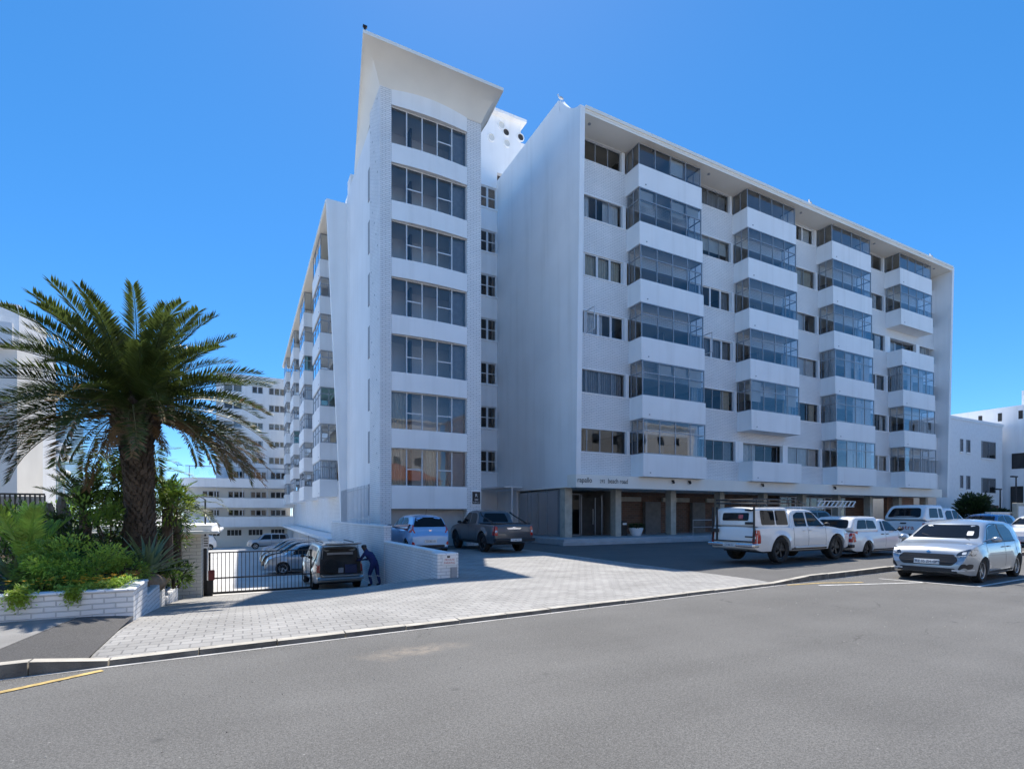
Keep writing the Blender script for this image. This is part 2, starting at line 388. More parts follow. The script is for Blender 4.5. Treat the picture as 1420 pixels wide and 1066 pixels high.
b = MB(); b.face([(-1500, -1500, -3.4), (1500, -1500, -3.4), (1500, 1500, -3.4), (-1500, 1500, -3.4)])
struct(b.build('ground', mat('pale_ground', (.40, .38, .34), .9, var=.15, vscale=.05)))
b = MB(); RZ = -.075
b.grid(lambda u, v: (lerp(-90, 160, u), lerp(-14, KY(lerp(-90, 160, u)), v), RZ), 60, 6)
struct(b.build('road', M['asphalt']))
b = MB(); b.grid(lambda u, v: (lerp(-90, 160, u), lerp(-30, -14, v), .02), 10, 2)
struct(b.build('far_pavement', M['concrete']))

# driveway of pavers, sloping to the court on the left, level on the right
b = MB(); KW = .17
def dz(x, y): return zdrive(x, y) - (.02 if y < KY(x)+.3 else 0)
b.grid(lambda u, v: (lambda x: (lambda y: (x, y, dz(x, y)))(lerp(KY(x)+KW, 21.6, v)))(lerp(-1.62, 4.93, u)), 40, 60)
struct(b.build('driveway', M['paver'], smooth=True))
b = MB()
def fx(u, v):
    x = lerp(4.93, 11.75+.19*v, u); y = lerp(KY(x)+KW, 23.2, v)
    return (x, y, dz(x, y) if x < 4.95 else -.02*(y < KY(x)+.3))
b.grid(fx, 20, 30); struct(b.build('paved_forecourt', M['paver'], smooth=True))
b = MB()
b.face([(4.93, 23.2, -.004), (11.87, 23.2, -.004), (11.87, 90, -.004), (4.93, 90, -.004)])
b.face([(11.87, 15.2, -.004), (160, 15.2, -.004), (160, 90, -.004), (11.87, 90, -.004)])
b.grid(lambda u, v: (lerp(11.74, 160, u**2)+.12*v*(1-u), lerp(KY(lerp(11.74, 160, u**2))+KW, 15.2, v), lerp(.055*sst(11.9, 13.2, lerp(11.74, 160, u**2))-.02, -.004, min(1, v*1.2))), 40, 10)
struct(b.build('forecourt', M['asphalt_dark']))
b = MB()
b.grid(lambda u, v: (lerp(-14, 6.2, u), lerp(21.6, 82, v), -gY(lerp(21.6, 82, v))), 6, 30)
struct(b.build('parking_court', mat('court_pavers', (.54, .53, .51), .8, var=.12, vscale=.6, bump=.3), smooth=True))

# kerbs
b = MB()
def kerb_run(x0, x1, z0, z1, wj=.9):
    x = x0
    while x < x1-.05:
        e = min(x+wj, x1)
        za, zb = lerp(z0, z1, (x-x0)/(x1-x0)), lerp(z0, z1, (e-x0)/(x1-x0))
        j = random.uniform(-.006, .006); g = .008
        p = []
        for zz in (0, 1):
            for (xx, yy, zt) in ((x+g, 0, za), (e-g, 0, zb), (e-g, KW-.005, zb), (x+g, KW-.005, za)):
                p.append((xx, KY(xx)+yy+(j if zz and yy == 0 else 0) + (.012 if zz and yy == 0 else 0), RZ-.05 if zz == 0 else zt+j))
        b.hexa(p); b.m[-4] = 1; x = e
kerb_run(-60, -2.1, .075, .075); kerb_run(-2.1, -1.4, .075, -.012, .7); kerb_run(-1.4, 11.6, -.012, -.012)
kerb_run(11.6, 13.2, -.012, .07, .8); kerb_run(13.2, 120, .07, .07)
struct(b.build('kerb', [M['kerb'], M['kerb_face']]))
b = MB()   # narrow pale gutter strip on the road
for i in range(60):
    x0 = -60+i*3; x1 = x0+3
    b.face([(x0, KY(x0)-.07, RZ+.004), (x1, KY(x1)-.07, RZ+.004), (x1, KY(x1)-.004, RZ+.004), (x0, KY(x0)-.004, RZ+.004)])
struct(b.build('gutter', M['gutter']))
# left pavement: pale concrete with a dark asphalt patch beside the driveway
b = MB(); b.face([(-60, KY(-60)+KW, .06), (-2.75, KY(-2.75)+KW, .06), (-2.35, 10.5, .06), (-60, 10.5, .06)])
struct(b.build('pavement', M['concrete']))
b = MB(); b.grid(lambda u, v: (lerp(lerp(-2.75, -2.35, v), -1.62, u), lerp(KY(-2.2)+KW, 10.5, v), lerp(.056, .01, u*u)), 6, 6)
struct(b.build('pavement_patch', M['asphalt_patch']))
# painted lines
b = MB()
def strip(pts, wd, z=RZ+.008):
    for (x0, y0), (x1, y1) in zip(pts, pts[1:]):
        d = Vector((x1-x0, y1-y0)).normalized(); n = Vector((-d.y, d.x))*wd/2
        b.face([(x0+n.x, y0+n.y, z), (x0-n.x, y0-n.y, z), (x1-n.x, y1-n.y, z), (x1+n.x, y1+n.y, z)])
strip([(-4.6, 5.8), (-3.0, 6.43), (-2.15, 6.90), (-1.75, 7.14), (-1.42, 7.34)], .085)
strip([(12.0, 8.32), (13.2, 8.15), (14.2, 7.75)], .09)
struct(b.build('yellow_road_marking', M['yellow']))
b = MB(); strip([(12.6, 7.9), (15.6, 7.0)], .09); strip([(15.4, 8.0), (15.8, 6.0)], .09); strip([(15.8, 6.0), (22, 6.3)], .09)
struct(b.build('white_road_marking', M['whiteline']))
# garden terrace behind the planter wall
b = MB()
b.grid(lambda u, v: (lerp(-40, -1.75, u), lerp(10.62, 34, v), .32+.25*sst(0, .3, v)+random.uniform(-.03, .03)-.75*sst(.93, 1, u)*sst(.1, .4, v)), 30, 20)
struct(b.build('garden_soil', mat('garden_soil', (.09, .065, .045), .95, var=.4, vscale=4, bump=.6), smooth=True))

# grit and small stones gathered along the kerb and scattered over the road
rs_ = random.Random(5); mbg = MB()
for i in range(1500):
    x = rs_.uniform(-6, 18)
    y = KY(x)-.04-abs(rs_.gauss(0, .10)) if i % 3 else rs_.uniform(2.2, KY(x)-.1)
    s = rs_.uniform(.003, .009)*(1.5 if rs_.random() < .08 else 1); k = len(mbg.v)
    a_ = rs_.uniform(0, 6.28)
    for q in range(4): mbg.v.append((x+math.cos(a_+q*1.57)*s*rs_.uniform(.7, 1.3), y+math.sin(a_+q*1.57)*s*rs_.uniform(.7, 1.3), RZ+.001))
    mbg.v.append((x, y, RZ+s*1.1)); 
    for q in range(4): mbg.f.append((k+q, k+(q+1) % 4, k+4)); mbg.m.append(rs_.choice((0, 0, 1)))
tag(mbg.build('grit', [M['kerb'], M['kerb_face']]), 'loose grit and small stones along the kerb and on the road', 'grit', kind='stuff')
# ------------------------------------------------------------------ facade kit (u along the facade, v outwards, z up)
def curtain_mb(f, u0, u1, v, z0, z1, amp=.035, wl=.16, mb=None):
    mb = mb or MB(); n = max(4, int((u1-u0)/(wl/4))); ph = random.random()*6
    mb.grid(lambda a, b: f(lerp(u0, u1, a), v+amp*math.sin(ph+a*(u1-u0)/wl*2*math.pi+.6*math.sin(7*a)), lerp(z0, z1, b)), n, 1)
    return mb

CURT = ['curtain', 'curtain', 'curtain_beige', 'curtain_grey']
def dress(root, par, f, u0, u1, v, z0, z1, rnd, name='curtain'):
    """curtains or a blind behind a glazed opening"""
    c = rnd.random(); w = u1-u0; m = M[rnd.choice(CURT)]
    if c < .10: return
    mb = MB()
    if c < .45: curtain_mb(f, u0+.03, u0+w*rnd.uniform(.18, .4), v, z0, z1, mb=mb); curtain_mb(f, u1-w*rnd.uniform(.15, .4), u1-.03, v, z0, z1, mb=mb)
    elif c < .62:
        a = rnd.uniform(.0, .5); curtain_mb(f, u0+w*a+.02, u0+w*min(1, a+rnd.uniform(.35, .5)), v, z0, z1, mb=mb)
    elif c < .82: curtain_mb(f, u0+.02, u1-.02, v, z0, z1, mb=mb)
    else:
        mb.grid(lambda a, b: f(lerp(u0+.03, u1-.03, a), v, lerp(z1, z1-(z1-z0)*.62, b)), 1, 1); m = M['blind']; name = 'blind'
    mb.build(name, m, par)

def window(root, f, u0, u1, v, z0, z1, n=4, style='alu', rnd=random, trans=None, open_at=None, dr=True, name='window', gl='glass', t=None):
    fm = M['alu'] if style == 'alu' else M['alu_white']; t = t or (.05 if style == 'alu' else .085); d = .06
    mb = MB()
    B = lambda a, b_, c, e, g, h: mb.box(a, b_, c, e, g, h, fn=f)
    B(u0, u1, v-d, v, z0, z0+t); B(u0, u1, v-d, v, z1-t, z1); B(u0, u0+t, v-d, v, z0+t, z1-t); B(u1-t, u1, v-d, v, z0+t, z1-t)
    for i in range(1, n):
        uu = lerp(u0, u1, i/n); tt = t*.5 if style == 'alu' else t*.9
        B(uu-tt, uu+tt, v-d+.003, v-.003, z0+t, z1-t)
    if trans:
        for (i, fr) in trans:
            a = lerp(u0, u1, i/n); e = lerp(u0, u1, (i+1)/n); B(a+t, e-t, v-d+.006, v-.006, lerp(z0, z1, fr)-.03, lerp(z0, z1, fr)+.03)
    o = mb.build(name, fm, root)
    if open_at is not None:      # a casement standing open
        q = MB(); a = lerp(u0, u1, open_at/n); w = (u1-u0)/n
        for e in (0, w*.9-.05): q.box(a+.02, a+.06, v+.06+e, v+.11+e, z0+t, z1-t, fn=f)
        q.box(a+.02, a+.06, v+.06, v+.06+w*.9, z0+t-.05, z0+t, fn=f); q.box(a+.02, a+.06, v+.06, v+.06+w*.9, z1-t, z1-t+.05, fn=f)
        q.build('open_casement', fm, o)
    g = MB(); g.face([f(u0+t, v-d*.5, z0+t), f(u1-t, v-d*.5, z0+t), f(u1-t, v-d*.5, z1-t), f(u0+t, v-d*.5, z1-t)])
    g.build('pane', M[gl], o)
    if dr: dress(root, o, f, u0+t, u1-t, v-.22, z0+.02, z1-.02, rnd)
    return o

def bay(root, f, u0, u1, vi, vo, zs, zt, glazed, rnd, trans=True, ph=1.35, gm='glass_bay', np=4, inner=True):
    """balcony box: parapet zs-ph..zs, glazing zs..zt"""
    p = MB(); t = .13
    B = lambda a, b_, c, e, g, h: p.box(a, b_, c, e, g, h, fn=f)
    B(u0, u1, vo-t, vo, zs-ph, zs); B(u0, u0+t, vi, vo-t, zs-ph, zs); B(u1-t, u1, vi, vo-t, zs-ph, zs)
    B(u0+t, u1-t, vi, vo-t, zs-ph+.012, zs-ph+.2)
    bal = p.build('balcony', M['plaster'], root)
    q = MB(); q.box(u0+.5, u0+.58, vo+.002, vo+.03, zs-ph+.2, zs-ph+.26, fn=f)   # little drain spout
    q.build('drain_spout', M['alu'], bal)
    if not glazed: return bal
    s = MB(); e = .055; a0, a1, o1 = u0+.05, u1-.05, vo-.05
    S = lambda a, b_, c, d, g, h: s.box(a, b_, c, d, g, h, fn=f)
    S(a0, a1, o1-e, o1, zs, zs+e); S(a0, a1, o1-e, o1, zt-e, zt)
    tz = lerp(zs, zt, .66)
    for i in range(np+1):
        uu = lerp(a0, a1-e, i/np); S(uu, uu+e, o1-e+.002, o1-.002, zs+e, zt-e)
    if trans: S(a0+e, a1-e, o1-e+.004, o1-.004, tz-e/2, tz+e/2)
    for uu in (a0, a1-e):
        S(uu, uu+e, vi+.02, o1-e, zs, zs+e); S(uu, uu+e, vi+.02, o1-e, zt-e, zt)
        S(uu+.002, uu+e-.002, lerp(vi, o1, .5)-e/2, lerp(vi, o1, .5)+e/2, zs+e, zt-e)
        S(uu+.002, uu+e-.002, vi+.02, vi+.02+e, zs+e, zt-e)
        if trans: S(uu+.004, uu+e-.004, vi+.08, o1-e, tz-e/2, tz+e/2)
    s.build('glazing_frame', M['alu'], bal)
    g = MB(); h = e/2
    g.face([f(a0+h, o1-h, zs+e), f(a1-h, o1-h, zs+e), f(a1-h, o1-h, zt-e), f(a0+h, o1-h, zt-e)])
    for uu in (a0+h, a1-h): g.face([f(uu, vi+.03, zs+e), f(uu, o1-h, zs+e), f(uu, o1-h, zt-e), f(uu, vi+.03, zt-e)])
    g.build('pane', M[gm], bal)
    c = rnd.random(); mb = MB(); nm = 'curtain'; m = M['curtain']
    if c < .32:
        for i in range(np):
            if rnd.random() < .7: curtain_mb(f, lerp(a0, a1, (i+rnd.choice((0, 0, .3)))/np)+.05, lerp(a0, a1, (i+rnd.choice((.45, .7, 1, 1)))/np)-.02, o1-.28, zs+.04, zt-.06, mb=mb)
        if rnd.random() < .6: curtain_mb(lambda a, v, z: f(a0+.22+v, a, z), vi+.1, o1-.1, 0, zs+.04, zt-.06, mb=mb)
    elif c < .55:
        drop = rnd.uniform(.3, .95); nm = 'blind'; m = M['blind'] if rnd.random() < .6 else M['curtain']
        for i in range(np):
            if rnd.random() < .7:
                dd = drop*rnd.choice((1, 1, .6)); mb.grid(lambda a, b_: f(lerp(a0, a1, (i+.06+.88*a)/np), o1-.2, lerp(zt-.05, zt-(zt-zs)*dd, b_)), 1, 1)
    if c < .55 and mb.v: mb.build(nm, m, bal)
    if rnd.random() < .55:   # a table or couch standing inside
        x = MB(); cu = lerp(a0, a1, rnd.uniform(.3, .7)); x.box(cu-.6, cu+.6, vi+.2, vi+.7, zs-ph+.22, zs+.12, fn=f); x.box(cu-.6, cu+.6, vi+.1, vi+.2, zs-ph+.22, zs+.4, fn=f)
        x.build('couch', M[rnd.choice(('curtain_grey', 'curtain_beige', 'interior'))], bal)
    return bal

# ================================================================== the right-hand block
XL, XR = 16.45, 57.8
blk = thing('apartment_block', (37, 28, 0), 'white block with six rows of glazed box balconies standing over a columned ground floor', 'apartment block')
NK = 6; ZS = [5.25+3.458*k for k in range(NK)]; ZC = 23.85; WH = 1.42
YW = [24.73+.094*k for k in range(NK)]; YF = [23.6+.08*k for k in range(NK)]
BU = [20.89+9.51*i for i in range(4)]; BWD = 5.2
rnd = random.Random(3)
wall = MB(); drip = MB(); pier = MB(); inn = MB(); slab = MB()
XI = XL+.32
for k in range(NK):
    y = YW[k]; zb = 3.25 if k == 0 else ZS[k-1]+WH+.04; zs = ZS[k]-.02
    if k == 0: zb = 3.93
    wall.box(XI, XR-.32, y, y+.28, zb, zs)
    if k: drip.box(XI, XR-.32, y-.05, y+.26, zb-.06, zb-.002)
    drip.box(XI, XR-.32, y-.035, y+.2, zs+.002, zs+.05)
    slab.box(XI, XR-.4, y+.3, y+5.2, zb+.95, zb+1.2)
    slab.box(XI, XR-.4, y+.3, y+5.2, zs+1.52, zs+1.6)
    inn.box(XI, XR-.4, y+4.6, y+4.8, zb+1.21, zs+1.5)
    for j in range(14):
        xx = XI+1.5+j*3.05+rnd.uniform(-.4, .4); inn.box(xx, xx+.12, y+.9, y+4.59, zb+1.21, zs+1.49)
wo = wall.build('wall', M['brick_white'], blk)
drip.build('window_ledge', M['plaster'], blk)
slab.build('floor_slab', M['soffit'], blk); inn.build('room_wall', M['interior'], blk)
# side walls, end fins that flare out towards the roof
def fin(x0, x1, yb, name):
    p = MB(); prof = [(3.22, 24.06), (8, 23.98), (14, 23.86), (20, 23.74), (24.2, 23.65)]
    for (z0, ya), (z1, yb_) in zip(prof, prof[1:]):
        p.hexa([(x0, ya, z0), (x1, ya, z0), (x1, yb, z0), (x0, yb, z0), (x0, yb_, z1), (x1, yb_, z1), (x1, yb, z1), (x0, yb, z1)])
    return p
p = fin(XL, XL+.32, 34.2, 'fin')
p.hexa([(XL, 25.6, 24.2), (XL+.32, 25.6, 24.2), (XL+.32, 34.2, 24.2), (XL, 34.2, 24.2), (XL, 25.9, 26.0), (XL+.32, 25.9, 26.0), (XL+.32, 34.2, 26.0), (XL, 34.2, 26.0)])
n = 8
for i in range(n):       # concave sweep from the roof edge up to the parapet
    a, c = i/n, (i+1)/n
    ya, yc = 23.66+2.1*a, 23.66+2.1*c; za, zc = 24.2+1.75*a**1.7, 24.2+1.75*c**1.7
    p.hexa([(XL+.001, ya, 24.19), (XL+.319, ya, 24.19), (XL+.319, yc, 24.19), (XL+.001, yc, 24.19), (XL+.001, ya, za+.01), (XL+.319, ya, za+.01), (XL+.319, yc, zc+.01), (XL+.001, yc, zc+.01)])
p.build('end_fin', M['plaster'], blk)
fin(XR-.32, XR, 36, 'fin').build('end_fin', M['plaster'], blk)
p = MB()
p.box(XL+.32, XR-.32, 23.66, 26.2, ZC, ZC+.12); p.box(XL+.32, XR-.32, 23.64, 23.9, ZC+.12, 24.22); p.box(XL+.32, XR-.32, 23.9, 36, ZC+.12, ZC+.3)
p.box(XL+.32, XR-.32, 23.58, 23.64, ZC+.22, ZC+.40)
ro = p.build('roof', M['soffit'], blk)
p = MB(); p.box(XL+.32, XR-.2, 27.5, 27.8, ZC+.3, 25.9); p.build('roof_parapet', M['plaster'], blk)
p = MB(); p.box(XL+.4, XR-.4, 35.7, 36, 0, ZC); p.build('rear_wall', M['plaster'], blk)
# soffit lamps
p = MB()
for i in range(9): p.lathe([(0, ZC-.05), (.09, ZC-.05), (.09, ZC-.002)], 8, (XL+1+i*4.75, 24.2, 0))
each(p, 'soffit_lamp', M['alu'], blk)
OPEN = {(3, 3), (1, 0)}
for i, u in enumerate(BU):
    for k in range(NK):
        f = (lambda k: lambda a, v, z: (a, YW[k]-v, z))(k)
        vo = YW[k]-YF[k]
        zt = ZC-.01 if k == NK-1 else ZS[k+1]-1.37
        if (i, k) in OPEN: zt = ZS[k+1]-1.37
        bay(blk, f, u, u+BWD, .0, vo, ZS[k], zt, (i, k) not in OPEN, rnd, trans=(k < NK-1))
for k in range(NK):
    f = (lambda k: lambda a, v, z: (a, YW[k]-v, z))(k)
    z0 = ZS[k]+.04; z1 = (ZC-.02) if k == NK-1 else ZS[k]+WH
    gaps = [(XL+.35, BU[0]-.05)]+[(BU[i]+BWD+.05, BU[i+1]-.05) for i in range(3)]+[(BU[3]+BWD+.05, XR-1.15)]
    for gi, (a, e) in enumerate(gaps):
        st = 'white' if (gi, k) in ((0, 3), (0, 2), (1, 3), (1, 2), (2, 5), (3, 0), (3, 2)) else 'alu'
        if gi < 4:
            pier.box(e-.26, e-.02, YW[k]-.02, YW[k]+.2, z0+.0, z1)
        n = 4 if gi < 2 else 3
        s0 = a
        window(blk, f, s0, e-.28 if gi < 4 else e, -.12, z0, z1, n, st, rnd, open_at=1 if (gi, k) in ((0, 2), (1, 2)) else None)
        if k == NK-1: pier.box(s0, e-.28, YW[k]-.01, YW[k]+.2, z1, ZC-.002)
# recessed openings behind the two unglazed balconies
for (i, k) in OPEN:
    f = (lambda k: lambda a, v, z: (a, YW[k]-v, z))(k)
    u = BU[i]; z0 = ZS[k]+.04; z1 = ZS[k]+WH
    pier.box(u-.05, u+.45, YW[k]-.03, YW[k]+.22, z0, z1); pier.box(u+BWD-.5, u+BWD+.05, YW[k]-.03, YW[k]+.22, z0, z1)
    wall2 = window(blk, f, u+.5, u+BWD-.55, -.4, z0+.02, z1-.02, 3, 'alu', rnd)
each(pier, 'pier', M['plaster'], blk)

# ground floor: fascia with lettering, columns, platform, entrance
p = MB()
p.box(XL-.01, XR-1.3, 24.045, 24.95, 3.18, 3.90); p.box(XL-.02, XL+.3, 24.952, 34, 3.2, 3.26)
p.box(XL+.3, XR-1.3, 24.951, 33, 3.2, 3.3)
p.build('fascia', M['soffit'], blk)
sg = MB()
text_mesh('rapallo', .42, lambda a, c: (16.50+a, 24.02, 3.46+c), sg, align='LEFT', wide=.88)
text_mesh('292', .28, lambda a, c: (18.05+a, 24.02, 3.46+c), sg, align='LEFT', wide=.9)
text_mesh('beach road', .40, lambda a, c: (18.62+a, 24.02, 3.46+c), sg, align='LEFT', wide=.82)
sg.build('lettering', M['blacktext'], blk)
p = MB()
for xc in [15.95+4.55*i for i in range(10)]:
    if xc < 16.3: continue
    p.box(xc-.22, xc+.22, 25.4, 25.9, .32, 3.2)
p.box(16.55, 17.05, 25.35, 25.85, .32, 3.2)
each(p, 'column', M['stone_col'], blk)
p = MB(); p.box(16.7, 17.0, 25.86, 27.6, .32, 3.2); p.build('pillar_wall', mat('grey_pillar', (.30, .31, .33), .7, var=.08), blk)
p = MB(); p.box(15.3, XR-1, 23.5, 33, -.2, .32); p.box(15.0, XR-1, 23.15, 23.499, -.2, .16); p.build('platform', M['tile'], blk, bevel=.015)
p = MB(); p.box(21.5, XR-6, 28.2, 28.4, .32, 3.19); p.build('ground_floor_wall', M['brick_brown'], blk)
p = MB(); p.box(XR-6, XR-1.5, 26.2, 26.5, .32, 3.17); p.build('ground_floor_wall', brick_mat('red_stone', (.36, .19, .12), (.22, .13, .09), (.28, .25, .2), bw=.7, bh=.3), blk)
p = MB()
for (a, e) in ((22.2, 24.6), (26.6, 29.2), (31, 33.6), (35.6, 38.2)): p.box(a, e, 28.0, 28.19, 2.55, 2.85)
each(p, 'lintel', M['stone_col'], blk)
p = MB()     # grey render panels between the brick
for (a, e) in ((20.6, 21.9), (24.9, 26.3), (29.4, 30.7)): p.box(a, e, 27.9, 28.19, .32, 2.54)
each(p, 'render_panel', mat('grey_render', (.17, .17, .165), .8, var=.15), blk)
# entrance doors and glass screens
fE = lambda a, v, z: (a, 27.2-v, z)
window(blk, fE, 17.1, 18.9, 0, .34, 2.95, 1, 'alu', rnd, dr=False, name='entrance_screen', gl='glass_dark')
d = MB(); d.box(18.95, 20.5, 27.14, 27.2, .34, 2.75); do = d.build('entrance_door', M['interior_dark'], blk)
d = MB(); d.box(19.78, 19.82, 27.05, 27.09, 1.0, 2.0); d.build('handle', M['steel'], do)
d = MB(); d.box(18.92, 18.97, 27.1, 27.2, .34, 2.9); d.box(19.98, 20.03, 27.1, 27.135, .34, 2.75); d.box(20.5, 20.56, 27.1, 27.2, .34, 2.9); d.build('door_frame', M['alu'], do)
d = MB(); d.box(17.0, 21.4, 30, 30.2, .32, 3.15); d.box(21.3, 21.5, 27.2, 30, .32, 3.15); d.build('lobby_wall', M['interior'], blk)
fS = lambda a, v, z: (XL+.05-v, a, z)
window(blk, fS, 26.2, 31.2, -.1, .34, 3.1, 4, 'alu', rnd, dr=False, name='side_glazing', gl='glass_dark')
d = MB(); d.box(XL+.02, XL+.3, 31.2, 34.2, 0, 3.2); d.build('side_wall', M['plaster'], blk)
# white lattice window on the right of the ground floor
window(blk, lambda a, v, z: (a, 27.4-v, z), 38.6, 47.5, 0, 1.2, 3.1, 9, 'white', rnd, trans=[(i, .5) for i in range(9)], dr=False, name='lattice_window')
# small cameras and lamps on the fascia
for xx in (23.6, 25.0, 31.9, 40.2):
    d = MB(); d.box(xx-.05, xx+.05, 23.9, 24.044, 3.68, 3.78); d.lathe([(0, 3.55), (.07, 3.58), (.08, 3.64), (.05, 3.70)], 10, (xx, 23.92, 0)); d.build('camera_dome', M['black'], blk)

# ================================================================== the tower
tw = thing('stair_tower', (8.5, 27, 0), 'tall white tower with rows of five-pane windows under a flared overhanging roof', 'tower')
TS = [3.13+2.84*k for k in range(7)]; TY = 25.7; T0, T1 = 5.95, 11.4
p = MB(); rt = random.Random(11)
p.box(T0, T0+.56, TY-.02, 28.0, 0.0, 23.0)
p.build('side_wall', M['brick_white'], tw)
p = MB(); p.box(T1-.82, T1, TY+.02, 29, -.2, 23.0); p.build('pier', M['brick_white'], tw)
p = MB()
for k in range(8):
    z1 = TS[k]-.04 if k < 7 else 23.05; z0 = 1.95 if k == 0 else TS[k-1]+1.86
    # faintly bowed spandrel
    n = 10
    for i in range(n):
        a, e = i/n, (i+1)/n
        bw = lambda t: TY-.02-.12*math.sin(math.pi*t)
        xa, xe = lerp(T0+.57, T1-.83, a), lerp(T0+.57, T1-.83, e)
        p.hexa([(xa, bw(a), z0), (xe, bw(e), z0), (xe, TY+.3, z0), (xa, TY+.3, z0), (xa, bw(a), z1), (xe, bw(e), z1), (xe, TY+.3, z1), (xa, TY+.3, z1)])
each(p, 'spandrel', M['plaster'], tw, fix=True)
p = MB()
for k in range(8):
    z0 = 1.95 if k == 0 else TS[k-1]+1.86
    p.box(T0+.57, T1-.83, TY+.3, 31, z0+.3, z0+.5)
p.build('floor_slab', M['soffit'], tw)
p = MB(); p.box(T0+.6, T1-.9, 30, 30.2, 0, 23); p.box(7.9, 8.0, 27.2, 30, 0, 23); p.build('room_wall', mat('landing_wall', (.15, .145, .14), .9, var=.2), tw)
for k in range(7):
    f = lambda a, v, z: (a, TY+.06-v, z)
    tr = [(1, .45), (3, .45)] if k < 6 else [(3, .5)]
    o = window(tw, f, T0+.57, T1-.83, -.05, TS[k]-.03, TS[k]+1.86, 5, 'white', rt, trans=tr, dr=False, t=.034, gl='glass_bay')
    if k < 2:
        mb = curtain_mb(f, T0+.65, T0+1.4, -.35, TS[k], TS[k]+1.85); 
        if k == 0: curtain_mb(f, 8.4, 8.9, -.35, TS[k], TS[k]+1.85, mb=mb)
        mb.build('curtain', M['curtain_beige'], o)
    mb = MB(); mb.box(T1-1.66, T1-.86, -.42, -.38, TS[k], TS[k]+1.85, fn=f); mb.build('side_panel', M['curtain_grey'], o)
p = MB()   # ground floor back wall, recessed under the tower
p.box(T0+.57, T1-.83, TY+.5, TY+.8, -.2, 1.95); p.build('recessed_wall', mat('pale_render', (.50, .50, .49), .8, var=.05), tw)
p = MB(); p.box(T0+.1, T1, 28.0, 36, 0, 22.6); p.build('rear_body', M['plaster'], tw)
p = MB()
for k in range(7):
    z0 = 1.6+2.84*k; p.box(T0+.06, T0+.14, 28.02, 28.75, z0, z0+1.7)
each(p, 'slit_panel', M['curtain_grey'], tw)
# flared roof: thin slab edge, coved soffit
ZE = 23.62
outer = [(4.83, 24.15), (11.98, 24.15), (12.15, 26.6), (12.0, 36), (6.5, 36), (6.45, 35.2)]
inner = [(T0, TY), (T1, TY), (T1+.0, 27.2), (T1, 35.9), (6.9, 35.9), (6.3, 34.5)]
p = MB(); N = 8
def cov(i, t):
    (xa, ya), (xb, yb) = inner[i], outer[i]
    return (lerp(xa, xb, t), lerp(ya, yb, t), lerp(22.75, ZE, math.sin(t*math.pi/2)**.8))
for i in range(6):
    j = (i+1) % 6
    p.grid(lambda a, c: tuple(lerp(q, r, a) for q, r in zip(cov(i, c), cov(j, c))), 8, N)
for i in range(6):
    j = (i+1) % 6
    p.face([(*outer[i], ZE), (*outer[j], ZE), (*outer[j], ZE+.16), (*outer[i], ZE+.16)])
p.face([(*q, ZE+.16) for q in outer])
p.build('flared_roof', M['soffit'], tw, smooth=True, fix=True, angle=50)
p = MB()
for i in range(26):
    z = 4+i*.74; yy = 25.95+.62*((i*.62) % 3)
    p.lathe([(0, T0-.012), (.045, T0-.012), (.05, T0-.001)], 8, (0, 0, 0), 'x'); k0 = len(p.v)-24
    for q in range(k0, len(p.v)): v = p.v[q]; p.v[q] = (v[0], v[1]+yy, v[2]+z)
p.build('weep_hole', M['alu'], tw)
p = MB(); p.box(4.88, 4.96, 24.18, 24.26, ZE+.16, ZE+.30); p.box(4.83, 5.02, 24.14, 24.24, ZE+.30, ZE+.38); p.build('roof_camera', M['black'], tw)
# dark sign on the tower's right pier
sgn = MB(); sgn.box(T1-.58, T1-.02, TY-.03, TY+.018, 2.15, 2.95); s0 = sgn.build('name_board', M['plaster'], tw)
sgn = MB(); sgn.box(T1-.53, T1-.07, TY-.045, TY-.031, 2.22, 2.88); s1 = sgn.build('board_face', M['black'], s0)
sgn = MB(); text_mesh('R', .26, lambda a, c: (T1-.30+a, TY-.05, 2.60+c), sgn, wide=.9)
text_mesh('292', .15, lambda a, c: (T1-.30+a, TY-.05, 2.40+c), sgn); text_mesh('RAPALLO', .085, lambda a, c: (T1-.30+a, TY-.05, 2.28+c), sgn)
sgn.build('lettering', M['white'], s0)

# ================================================================== link wall between tower and block, and penthouse with round openings
lk = thing('link_block', (14, 33, 0), 'narrow white link wall between tower and block, round portholes at its top', 'building')
LY = 34.2
f = lambda a, v, z: (a, LY-v, z)
p = MB(); rl = random.Random(5); LZ = [4.70+3.187*k for k in range(7)]; La, Lb = 14.3, 16.40; LH = 1.58
prev = 0
for k in range(8):
    z1 = LZ[k] if k < 7 else 26.6
    p.box(11.4, XL-.01, LY, LY+.3, prev, z1); prev = (LZ[k]+LH) if k < 7 else 0
for k in range(7):
    p.box(11.4, La, LY, LY+.3, LZ[k], LZ[k]+LH); p.box(Lb, XL-.01, LY, LY+.3, LZ[k], LZ[k]+LH)
p.build('wall', M['plaster'], lk)
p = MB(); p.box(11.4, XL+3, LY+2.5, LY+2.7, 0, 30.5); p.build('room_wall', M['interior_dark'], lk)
for k in range(7):
    window(lk, f, La, Lb, -.1, LZ[k], LZ[k]+LH, 3, 'white', rl, trans=[(0, .5), (1, .5), (2, .5)], dr=False)
    p = MB(); p.box(La-.05, Lb+.05, LY-.08, LY+.05, LZ[k]-.10, LZ[k]-.002); p.build('sill', M['plaster'], lk)
